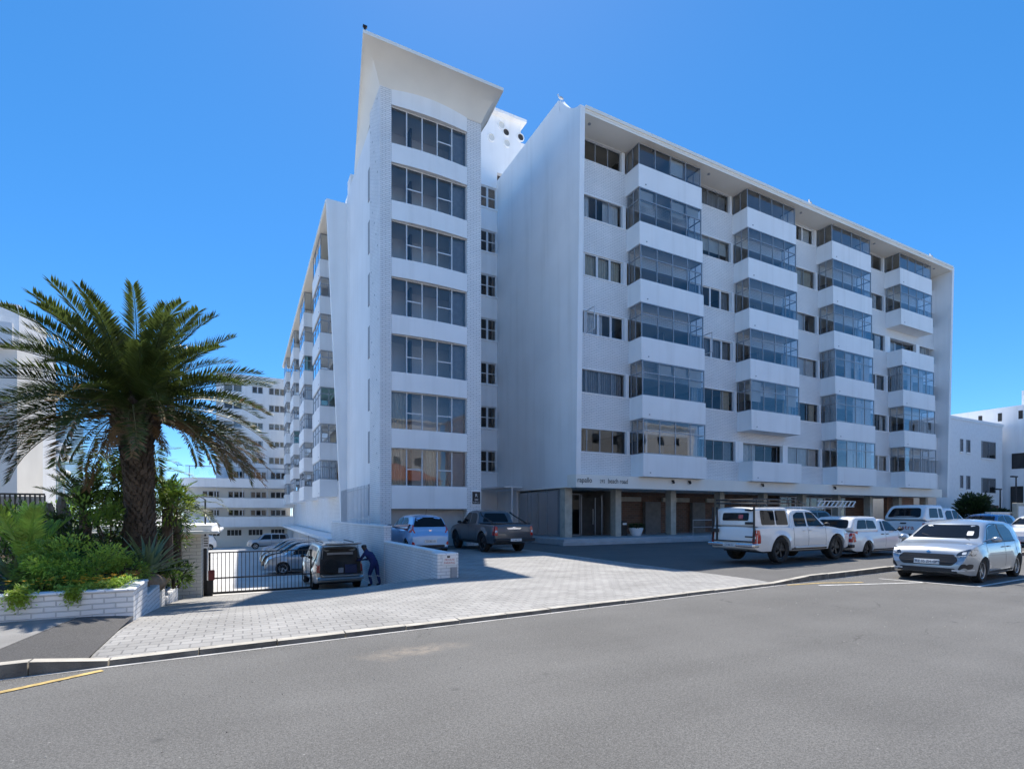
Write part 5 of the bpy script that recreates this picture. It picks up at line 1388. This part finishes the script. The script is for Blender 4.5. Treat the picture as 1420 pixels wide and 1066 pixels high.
    decal(g, bv, [(-wb, z_b), (wb, z_b), (wt, z_t), (-wt, z_t)], 'x+', .007, .07); part(g, 'windscreen', 'carglass', rt_)
    for s in '+-':
        for q in P['side']:
            g = MB(); decal(g, bv, q, 'y'+s, .007, .05); part(g, 'side_window', 'carglass', rt_)
    rz0, rz1, rwd = P['rw']
    if cover != 'hatch':
        g = MB(); decal(g, bv, [(-rwd-.05, rz0), (rwd+.05, rz0), (rwd-.09, rz1), (-rwd+.09, rz1)], 'x-', .007, .07); part(g, 'rear_window', 'carglass', rt_)
    # seams and sill trim
    for s in '+-':
        g = MB()
        for sx in P['seams']: decal(g, bv, [(sx-.006, P['bot']+.14), (sx+.006, P['bot']+.14), (sx+.006, P['belt']+.0), (sx-.006, P['belt']+.0)], 'y'+s, .003, 0)
        decal(g, bv, [(P['ax'][1]+Ra+.06, P['bot']+.015), (P['ax'][0]-Ra-.06, P['bot']+.015), (P['ax'][0]-Ra-.06, P['bot']+.07), (P['ax'][1]+Ra+.06, P['bot']+.07)], 'y'+s, .006, .01)
        part(g, 'door_seams', 'plastic', rt_)
    hs_ = []
    for s in (-1, 1):
        for sx in P['seams'][:2]:
            xx = sx-.16 if sx > P['seams'][0] else sx-.22
            if sx > P['seams'][0]: xx = P['seams'][0]+.12
            else: xx = P['seams'][0]-.24
            zz = P['belt']-.10; y = W/2-.005
            hs_.append((xx-.07, xx+.07, s*y-.02, s*y+.02, zz-.014, zz+.014))
    bbox_part(rt_, 'door_handle', paint if kind != 'halfton' else 'plastic', hs_, .008)
    xm = P['side'][-1][1][0]-.06; zm = P['side'][-1][1][1]+.07
    for s in (-1, 1):
        g = MB(); g.tube([(xm+.06, s*(hw-.09), zm-.04), (xm+.04, s*(hw+.02), zm)], .02, 6); k0 = len(g.v)
        for i in range(7):
            a = i/6; r_ = .085*math.sqrt(max(.02, 1-(2*a-1)**2))
            for j in range(10): t = 6.2832*j/10; g.v.append((xm-.02+.07*math.cos(t)*r_/.085, s*(hw+.0+.21*a), zm+r_*.85*math.sin(t)))
        for i in range(6):
            for j in range(10): g.f.append((k0+i*10+j, k0+i*10+(j+1) % 10, k0+(i+1)*10+(j+1) % 10, k0+(i+1)*10+j)); g.m.append(0)
        g.f.append(tuple(k0+j for j in range(10))); g.f.append(tuple(k0+60+j for j in range(10))); g.m += [0, 0]
        g.build('mirror', M[paint if kind in ('hatch',) else 'plastic'], rt_, smooth=True, local=True)
    return rt_, bv, P

# ---------------------------------------------------------------- silver hatchback at the right
c, bv, P = car('hatch', 'parked_car', 'silver hatchback parked facing us at the kerb, nearest car at the right edge', 'car', (17.98, 7.28, RZ), 184.5, 'p_silver', sc=1.07)
g = MB(); decal(g, bv, [(-.50, .42), (.50, .42), (.61, .55), (.53, .69), (-.53, .69), (-.61, .55)], 'x+', .008, .06); gr = part(g, 'grille', 'black', c)
g = MB()
for i in range(5): decal(g, bv, [(-.52, .47+i*.042), (.52, .47+i*.042), (.52, .476+i*.042), (-.52, .476+i*.042)], 'x+', .012, 0)
part(g, 'grille_bars', 'plastic', gr)
g = MB()
for s in '+-':
    decal(g, bv, [(-.41, .98), (-.33, .97), (-.325, 1.405), (-.40, 1.40)], 'y'+s, .009, .01); decal(g, bv, [(-1.24, .945), (.80, .935), (.80, .962), (-1.24, .972)], 'y'+s, .009, .01)
part(g, 'window_trim', 'black', c)
g = MB()
for s in '+-': decal(g, bv, [(-1.0, .62), (1.6, .66), (1.6, .668), (-1.0, .628)], 'y'+s, .004, 0)
part(g, 'body_crease', 'p_grey', c)
for s in (-1, 1):
    g = MB(); decal(g, bv, [(s*.55, .665), (s*.62, .625), (s*.83, .66), (s*.84, .80), (s*.76, .83), (s*.60, .75)], 'x+', .010, .03); h = part(g, 'headlight', 'lamp_dark', c)
    g = MB(); decal(g, bv, [(s*.53, .645), (s*.60, .625), (s*.79, .665), (s*.79, .69), (s*.60, .652), (s*.54, .668)], 'x+', .015, .01); decal(g, bv, [(s*.66, .69), (s*.74, .70), (s*.74, .76), (s*.66, .75)], 'x+', .015, .02); part(g, 'lamp_strip', 'lamp_clear', h)
    g = MB(); decal(g, bv, [(s*.60, .33), (s*.80, .35), (s*.82, .47), (s*.68, .48)], 'x+', .008, .04); part(g, 'fog_lamp', 'plastic', c)
    g = MB(); decal(g, bv, [(s*.50, .30), (s*.82, .315), (s*.82, .335), (s*.50, .325)], 'x+', .012, 0); part(g, 'bumper_trim', 'white', c)
g = MB(); decal(g, bv, [(-.62, .255), (.62, .255), (.55, .36), (-.55, .36)], 'x+', .008, .03); part(g, 'lower_intake', 'plastic', c)
plate(c, bv, 'x+', 0, .50, 'KZ 05 ZM GP', .52, .115)
g = MB(); decal(g, bv, [(-.05, .745), (0, .715), (.05, .745), (0, .775)], 'x+', .012, 0); part(g, 'badge', 'chrome', c)
g = MB(); g.tube([(.05, 0, 1.50), (-.06, 0, 1.66)], .006, 5); part(g, 'aerial', 'plastic', c)
g = MB(); g.tube([(.98, .55, 1.02), (.80, .1, 1.14)], .008, 5); g.tube([(.98, -.05, 1.03), (.80, -.5, 1.14)], .008, 5); part(g, 'wiper', 'plastic', c)
g = MB(); decal(g, bv, [(.44, 1.12), (.56, 1.12), (.54, 1.22), (.42, 1.22)], 'x+', .012, .02); part(g, 'licence_disc', 'white', c)

# ---------------------------------------------------------------- white lifted double cab with canopy and roof rack
def pickup_rear(c, bv, P, W, z_p, text, lamp=(.62, 1.06), bumper='chrome', bar=.56, col='navy'):
    x0 = -P['L']/2
    for s in (-1, 1):
        g = MB(); hw = W/2
        decal(g, bv, [(s*(hw-.17), lamp[0]), (s*(hw-.03), lamp[0]), (s*(hw-.03), lamp[1]), (s*(hw-.17), lamp[1])], 'x-', .010, .03)
        decal(g, bv, [(x0+.05, lamp[0]), (x0+.20, lamp[0]+.02), (x0+.17, lamp[1]), (x0+.05, lamp[1])], 'y'+('+' if s > 0 else '-'), .010, .03)
        t = part(g, 'tail_light', 'lamp_red', c); g = MB(); m_ = (lamp[0]+lamp[1])/2
        decal(g, bv, [(s*(hw-.15), m_-.07), (s*(hw-.05), m_-.07), (s*(hw-.05), m_+.02), (s*(hw-.15), m_+.02)], 'x-', .015, .02); part(g, 'reverse_lamp', 'lamp_clear', t)
    g = MB(); g.box(x0-.16, x0+.05, -W/2+.02, W/2-.02, bar-.12, bar); g.box(x0-.12, x0+.12, W/2-.12, W/2+.0, bar-.12, bar); g.box(x0-.12, x0+.12, -W/2, -W/2+.12, bar-.12, bar)
    b = g.build('bumper', M[bumper], c, local=True, bevel=.03)
    g = MB(); g.box(x0-.175, x0-.162, -.25, .25, bar-.115, bar-.005); p = part(g, 'number_plate', 'plate', c); t = MB(); text_mesh(text, .085, lambda a, q: (x0-.179, -a, bar-.09+q), t, wide=.85); t.build('plate_text', M[col], p, local=True)
def canopy(c, x0, x1, z0, z1, W, paint, win, slope=.14, th=.16):
    top = [(x0, z0+.2), (x0+slope*.7, z1-.14), (x0+slope, z1-.05), (x0+slope+.15, z1), (x1-.1, z1+.01), (x1, z1-.05)]
    mb, bv = shell(x0, x1, W, top, z0, z0+.08, th, kf=0, kr=.02, rr=.10, crown=.035, low=.0, soft=.03)
    k = mb.build('canopy', M[paint], c, smooth=True, local=True, angle=50, fix=True)
    for s in '+-':
        for q in win: g = MB(); decal(g, bv, q, 'y'+s, .007, .06); g.build('canopy_window', M['carglass'], k, local=True)
    return k, bv
c, bv, P = car('pickup', 'pickup_truck', 'white raised double cab pickup with canopy, black roof rack and dark wheels, seen from behind', 'pickup truck', (17.22, 12.12, .07), 0.5, 'p_white', rad=.43, dark_rims=True)
W = P['W']; X0 = -P['L']/2
k, kb = canopy(c, X0+.02, -.80, 1.17, 1.86, 1.66, 'p_white', [[(-2.28, 1.26), (-1.60, 1.26), (-1.60, 1.74), (-2.28, 1.74)], [(-1.54, 1.26), (-.92, 1.26), (-.98, 1.74), (-1.54, 1.74)]], slope=.05)
g = MB(); decal(g, kb, [(-.60, 1.40), (.42, 1.40), (.42, 1.66), (-.60, 1.66)], 'x-', .012, .06); g.build('rear_glass', M['carglass'], k, local=True)
g = MB(); decal(g, kb, [(-.22, 1.46), (-.40, 1.46), (-.40, 1.60), (-.22, 1.60)], 'x-', .018, .05); g.build('round_sticker', M['lamp_red'], k, local=True)
g = MB()
for zz in (1.30, 1.72): g.box(X0-.03, X0+.03, -.78, -.50, zz, zz+.06); g.box(X0-.03, X0+.03, -.78, -.50, zz-.44, zz-.40)
for yy in (.62, -.84, .80): g.box(X0-.05, X0-.0, yy-.02, yy+.02, .72, 1.86)
g.box(X0-.06, X0, .55, .85, 1.0, 1.12); g.box(X0-.05, X0, -.84, .80, .70, .74); part(g, 'rear_hinges', 'black', c)
pickup_rear(c, bv, P, W, .5, 'CA 586 231', (.66, 1.10), 'chrome', .66)
g = MB()
for yy in (-.74, .74): g.tube([(-2.55, yy, 1.99), (-.2, yy, 1.99), (.15, yy, 1.93)], .025, 6); g.tube([(-2.55, yy, 2.10), (-.35, yy, 2.10), (-.05, yy, 1.98)], .022, 6)
for i in range(8): xx = -2.5+i*.34; g.tube([(xx, -.74, 1.99), (xx, .74, 1.99)], .016, 5); 
for i in range(5): xx = -2.4+i*.55; g.tube([(xx, -.74, 1.88), (xx, -.74, 2.1)], .016, 5); g.tube([(xx, .74, 1.88), (xx, .74, 2.1)], .016, 5)
g.tube([(-2.55, -.74, 2.10), (-2.55, .74, 2.10)], .025, 6); part(g, 'roof_rack', 'black', c)
bbox_part(c, 'side_step', 'steel', [(-.7, .95, s*.90-.07, s*.90+.07, .46, .52) for s in (-1, 1)], .02)
bbox_part(c, 'exhaust_pipe', 'plastic', [(-2.5, -1.9, -.55, -.45, .42, .50)], .02)
g = MB(); g.tube([(1.3, 0, 1.2), (1.28, 0, 1.25)], .02, 5); part(g, 'bonnet_badge', 'chrome', c)
for s in (-1, 1): g = MB(); decal(g, bv, [(2.2, .88), (2.55, .86), (2.52, 1.0), (2.25, 1.04)], 'y'+('+' if s > 0 else '-'), .009, .04); part(g, 'headlight', 'lamp_clear', c)

# ---------------------------------------------------------------- white half-ton bakkie with canopy
c, bv, P = car('halfton', 'pickup_truck', 'small white single cab pickup with white canopy and black wheel arches beyond the raised pickup', 'pickup truck', (22.6, 12.35, .02), 1.5, 'p_white', rad=.31, dark_rims=True)
W = P['W']; X0 = -P['L']/2
k, kb = canopy(c, X0+.02, -.36, .97, 1.58, 1.56, 'p_white', [[(-1.92, 1.10), (-1.22, 1.10), (-1.22, 1.44), (-1.75, 1.44)], [(-1.18, 1.10), (-.52, 1.10), (-.66, 1.40), (-1.18, 1.44)]], slope=.26)
g = MB(); decal(g, kb, [(-.62, 1.12), (.62, 1.12), (.55, 1.45), (-.55, 1.45)], 'x-', .012, .10); g.build('rear_glass', M['carglass'], k, local=True)
pickup_rear(c, bv, P, W, .4, 'CA 914 407', (.60, 1.02), 'plastic', .52)
g = MB()
for s in '+-': decal(g, bv, [(-2.22, .30), (-.72, .30), (-.75, .52), (-.95, .63), (-1.55, .64), (-2.20, .60)], 'y'+s, .009, .06)
part(g, 'arch_cladding', 'plastic', c)

# ---------------------------------------------------------------- white double cab with tall canopy and red lettering
c, bv, P = car('pickup', 'pickup_truck', 'white double cab pickup with tall white canopy and red lettering on its tailgate', 'pickup truck', (31.9, 14.0, .08), 0.0, 'p_white', sc=1.06)
W = P['W']; X0 = -P['L']/2
k, kb = canopy(c, X0+.02, -.76, 1.19, 1.95, 1.70, 'p_white', [[(-2.15, 1.34), (-1.35, 1.34), (-1.35, 1.78), (-2.05, 1.78)], [(-1.25, 1.34), (-.90, 1.34), (-.95, 1.76), (-1.25, 1.78)]], slope=.45)
g = MB(); decal(g, kb, [(-.70, 1.36), (.70, 1.36), (.58, 1.80), (-.58, 1.80)], 'x-', .012, .12); g.build('rear_glass', M['carglass'], k, local=True)
pickup_rear(c, bv, P, W, .5, 'CA 733 098', (.66, 1.10), 'plastic', .60)
g = MB(); text_mesh('astra', .30, lambda a, q: (X0-.012, -.12-a, .80+q), g, wide=1.1); part(g, 'lettering', 'redtext', c)
g = MB(); g.box(X0-.02, X0, -.12, .12, 1.06, 1.12); part(g, 'tailgate_handle', 'plastic', c)

# ---------------------------------------------------------------- dark car with ladder rack behind, cars at the far right
c, bv, P = car('suv', 'parked_car', 'dark blue estate with white ladder rack on its roof, mostly hidden behind the white pickups', 'car', (26.4, 17.2, 0), 0, 'p_black')
g = MB()
for yy in (-.6, .6): g.box(-2.2, 2.4, yy-.03, yy+.03, 2.02, 2.06)
g.box(-1.6, -1.5, -.7, .7, 1.94, 2.0); g.box(.2, .3, -.7, .7, 1.94, 2.0)
part(g, 'roof_bars', 'white', c)
g = MB()
for zz in (2.06, 2.34): g.box(-.2, 3.0, -.72, -.66, zz, zz+.04)
for i in range(9): a = -.2+i*.38; g.bar((a, -.69, 2.08), (a+.3, -.69, 2.36), .05)
part(g, 'ladder', 'white', c)
car('hatch', 'parked_car', 'pale blue hatchback parked beyond the silver hatchback by the boundary wall', 'car', (40.5, 15.0, .05), 180, 'p_sky', sc=1.1)
car('hatch', 'parked_car', 'white hatchback at the right edge behind the silver hatchback', 'car', (36.0, 11.2, .05), 180, 'p_white', sc=1.05)
car('citycar', 'parked_car', 'red hatchback peeping over the silver hatchback at the right edge', 'car', (31.5, 8.6, .0), 184, 'p_red', sc=1.0)

# ---------------------------------------------------------------- pale blue city car and grey pickup before the tower
c, bv, P = car('citycar', 'parked_car', 'pale blue five door city car seen from behind above the retaining wall', 'car', (6.42, 21.15, .12), 90, 'p_blue', sc=1.04)
for s in (-1, 1):
    g = MB(); decal(g, bv, [(s*.56, .80), (s*.76, .82), (s*.77, 1.00), (s*.68, 1.14), (s*.60, 1.10), (s*.64, .95)], 'x-', .010, .04)
    decal(g, bv, [(-1.74, .84), (-1.55, .86), (-1.60, 1.02), (-1.72, 1.0)], 'y'+('+' if s > 0 else '-'), .010, .03); part(g, 'tail_light', 'lamp_red', c)
    g = MB(); decal(g, bv, [(s*.60, .36), (s*.72, .36), (s*.70, .50), (s*.62, .46)], 'x-', .012, .03); part(g, 'rear_reflector', 'lamp_red', c)
plate(c, bv, 'x-', 0, .50, 'CA 362 118', .46, .11)
g = MB(); decal(g, bv, [(-.55, .26), (.55, .26), (.55, .36), (-.55, .36)], 'x-', .008, .03); part(g, 'bumper_insert', 'plastic', c)
g = MB(); decal(g, bv, [(-.07, .90), (0, .86), (.07, .90), (0, .94)], 'x-', .012, .01); part(g, 'badge', 'chrome', c)
g = MB(); g.tube([(-1.2, 0, 1.47), (-1.32, 0, 1.70)], .007, 5); part(g, 'aerial', 'plastic', c)
c, bv, P = car('pickup', 'pickup_truck', 'dark grey double cab pickup parked nose in before the tower', 'pickup truck', (10.35, 22.55, 0), 90, 'p_grey', sc=1.04, rad=.42, dark_rims=True)
W = P['W']; X0 = -P['L']/2
pickup_rear(c, bv, P, W, .5, 'CA 640 772', (.74, 1.12), 'plastic', .62)
g = MB(); g.box(X0+.1, -.9, -.82, .82, 1.19, 1.235); part(g, 'bed_cover', 'plastic', c)
g = MB(); decal(g, bv, [(-.28, .99), (.28, .99), (.34, 1.05), (.1, 1.06), (0, 1.10), (-.1, 1.06), (-.34, 1.05)], 'x-', .012, .01); part(g, 'tailgate_emblem', 'chrome', c)
g = MB()
for s in (-1, 1): g.tube([(-2.3, s*.78, 1.22), (-1.1, s*.78, 1.55), (-.80, s*.72, 1.70)], .03, 6)
part(g, 'sports_bar', 'plastic', c)

# ---------------------------------------------------------------- old wagon with raised tailgate, worker beside it
c, bv, P = car('suv', 'parked_car', 'old pale off road wagon with its tailgate raised, stopped in the gateway', 'car', (3.22, 22.75, -1.27), 91, 'p_gold', cover='hatch', sc=.95)
W = P['W']; X0 = -P['L']/2
g = MB(); decal(g, bv, [(-.80, .72), (.80, .72), (.78, 1.25), (.68, 1.74), (-.68, 1.74), (-.78, 1.25)], 'x-', .010, .05); part(g, 'load_opening', 'interior_dark', c)
g = MB(); g.box(X0+.12, X0+.17, -.5, .5, 1.36, 1.58); part(g, 'seat_backs', 'curtain_grey', c)
hz = lambda a, y, d: (X0+.30-.95*a, y, 1.84+.10*a+d)     # lid swung up and back
lid = MB(); lid.hexa([hz(0, -.70, 0), hz(0, .70, 0), hz(1, .68, 0), hz(1, -.68, 0), hz(0, -.70, .06), hz(0, .70, .06), hz(1, .68, .06), hz(1, -.68, .06)]); lo_ = lid.build('tailgate', M['p_gold'], c, local=True, bevel=.02)
lid = MB(); lid.hexa([hz(.15, -.58, -.012), hz(.15, .58, -.012), hz(.85, .56, -.012), hz(.85, -.56, -.012), hz(.15, -.58, -.002), hz(.15, .58, -.002), hz(.85, .56, -.002), hz(.85, -.56, -.002)]); lid.build('tailgate_window', M['carglass'], lo_, local=True)
g = MB()
for s in (-1, 1): g.tube([hz(.35, s*.66, -.01), (X0+.10, s*.70, 1.30)], .014, 6)
part(g, 'gas_strut', 'steel', c)
for s in (-1, 1):
    g = MB(); decal(g, bv, [(s*.78, .80), (s*.90, .80), (s*.90, 1.12), (s*.78, 1.12)], 'x-', .012, .03); part(g, 'tail_light', 'lamp_red', c)
bbox_part(c, 'bumper', 'chrome', [(X0-.10, X0+.05, -.9, .9, .50, .64)], .03)
g = MB()
for s in (-.6, .6): g.tube([(-1.9, s, 1.96), (.2, s, 1.96)], .02, 6)
part(g, 'roof_rails', 'plastic', c)
g = MB(); g.tube([(X0-.02, .36, 1.05), (X0-.20, .38, 1.06)], [.28, .27], 18); 
for q in range(len(g.v)): pass
sp = g.build('spare_wheel', M['rubber'], c, local=True)
g = MB(); g.box(X0-.06, X0+.1, -.62, -.15, .76, 1.10); part(g, 'tool_crate', 'navy', c)
g = MB(); g.hexa([(X0-.52, -.74, .70), (X0-.52, .74, .70), (X0-.03, .76, .70), (X0-.03, -.76, .70), (X0-.52, -.74, .74), (X0-.52, .74, .74), (X0-.03, .76, .74), (X0-.03, -.76, .74)]); part(g, 'lower_tailgate', 'p_gold', c)
g = MB(); g.box(X0-.04, X0+.1, -.1, .1, .78, .98); part(g, 'grey_bag', 'curtain_grey', c)
g = MB(); g.tube([(1.2, .75, 1.25), (1.2, .75, 2.15)], .008, 5); part(g, 'aerial', 'plastic', c)

def person(loc, rz, label):
    V = {'pel': (0, 0, .86, .135), 'spi': (.10, 0, 1.04, .13), 'che': (.30, 0, 1.22, .155), 'nec': (.43, 0, 1.33, .065), 'hea': (.50, 0, 1.42, .095), 'top': (.545, 0, 1.50, .085)}
    for s, n in ((1, 'l'), (-1, 'r')):
        fw_ = .10 if s > 0 else -.10
        V.update({'hip'+n: (.0, s*.10, .82, .105), 'kne'+n: (.05+fw_, s*.12, .46, .072), 'ank'+n: (-.06+fw_, s*.12, .10, .05), 'toe'+n: (.12+fw_, s*.13, .045, .045),
                  'sho'+n: (.33, s*.19, 1.23, .072), 'elb'+n: (.50, s*.24, 1.00, .05), 'wri'+n: (.72, s*.17, .97, .036), 'pal'+n: (.80, s*.15, .96, .036)})
        for i, (dx, dy, dz) in enumerate(((.09, .03, -.02), (.10, .01, -.03), (.095, -.012, -.03), (.08, -.03, -.025))):
            V['f%d' % i+n] = (.80+dx*.6, s*(.15+dy), .96+dz*.5, .010); V['g%d' % i+n] = (.80+dx, s*(.15+dy), .955+dz*1.3, .008)
        V['t0'+n] = (.80, s*(.15-.045), .95, .011)
    E = [('pel', 'spi'), ('spi', 'che'), ('che', 'nec'), ('nec', 'hea'), ('hea', 'top')]
    for n in 'lr':
        E += [('pel', 'hip'+n), ('hip'+n, 'kne'+n), ('kne'+n, 'ank'+n), ('ank'+n, 'toe'+n), ('che', 'sho'+n), ('sho'+n, 'elb'+n), ('elb'+n, 'wri'+n), ('wri'+n, 'pal'+n), ('wri'+n, 't0'+n)]
        for i in range(4): E += [('pal'+n, 'f%d' % i+n), ('f%d' % i+n, 'g%d' % i+n)]
    ks = list(V); me = bpy.data.meshes.new('person'); me.from_pydata([V[k][:3] for k in ks], [(ks.index(a), ks.index(b)) for a, b in E], [])
    o = bpy.data.objects.new('person', me); COL.objects.link(o); o.modifiers.new('skin', 'SKIN')
    if not me.skin_vertices: me.attributes.new('skin', 'FLOAT', 'POINT') if False else None
    bpy.context.view_layer.objects.active = o
    if not me.skin_vertices:
        bm = bmesh.new(); bm.from_mesh(me); bm.verts.layers.skin.verify(); bm.to_mesh(me); bm.free()
    for i, k in enumerate(ks): sv = me.skin_vertices[0].data[i]; r_ = V[k][3]; sv.radius = (r_, r_); sv.use_root = (k == 'pel')
    ss_ = o.modifiers.new('sub', 'SUBSURF'); ss_.levels = 2; ss_.render_levels = 2
    dg = bpy.context.evaluated_depsgraph_get(); ev = o.evaluated_get(dg); nm = bpy.data.meshes.new_from_object(ev)
    o.modifiers.clear(); o.data = nm
    nm.materials.clear()
    for m_ in (mat('blue_overall', (.018, .026, .115), .85, var=.2, vscale=8), mat('brown_skin', (.075, .04, .025), .6), M['black'], M['curtain_grey']): nm.materials.append(m_)
    for p in nm.polygons:
        p.use_smooth = True; q = p.center; k = 0
        if q.x > .40 and q.z > 1.33: k = 1
        if q.x > .74 and q.z < 1.1: k = 1
        if q.z < .10: k = 2
        if abs(q.z-.40) < .025 and q.x < .3: k = 3
        p.material_index = k
    o.location = loc; o.rotation_euler = (0, 0, rz); tag(o, label, 'person')
    h = MB(); h.lathe([(.105, 0), (.10, .05), (.075, .09), (.0, .105)], 14, (.535, 0, 1.47)); h.build('hair', M['black'], o, smooth=True, local=True)
    f = MB()
    for s in (-1, 1): f.lathe([(0, .0), (.010, .002)], 6, (.628, s*.035, 1.46)); f.tube([(.52, s*.085, 1.44), (.53, s*.105, 1.47)], .02, 6)
    f.tube([(.60, 0, 1.45), (.632, 0, 1.42)], [.012, .016], 6); f.build('face_features', nm.materials[1], o, local=True)
person((4.42, 19.95, -1.06), R(125), 'person in dark blue overalls bending at the rear corner of the old wagon')

# ---------------------------------------------------------------- cars in the court
gc_ = 'cars parked in the sunken court'
def gz_(y): return -gY(y)
car('hatch', 'parked_car', 'silver hatchback first in the shaded row inside the gate', 'car', (3.0, 30.5, gz_(30)), 180, 'p_silver', sc=1.05, group=gc_)
car('hatch', 'parked_car', 'black hatchback second in the shaded court row', 'car', (3.0, 34.0, gz_(34)), 180, 'p_black', sc=1.08, group=gc_)
car('hatch', 'parked_car', 'dark grey hatchback third in the shaded court row', 'car', (3.0, 37.4, gz_(37)), 180, 'p_grey', sc=1.08, group=gc_)
car('citycar', 'parked_car', 'black city car fourth in the shaded court row', 'car', (3.0, 41.0, gz_(41)), 180, 'p_black', sc=1.1, group=gc_)
car('hatch', 'parked_car', 'dark blue hatchback at the far end of the shaded court row', 'car', (3.2, 45.5, gz_(45)), 180, 'p_sky', sc=1.05, group=gc_)
car('suv', 'parked_car', 'silver crossover standing sideways before the court building', 'car', (2.6, 68.5, gz_(68)), 180, 'p_silver', sc=.95, group=gc_)
car('hatch', 'parked_car', 'white hatchback standing sideways at the left of the far court', 'car', (-5.0, 70.0, gz_(70)), 180, 'p_white', sc=1.15, group=gc_)
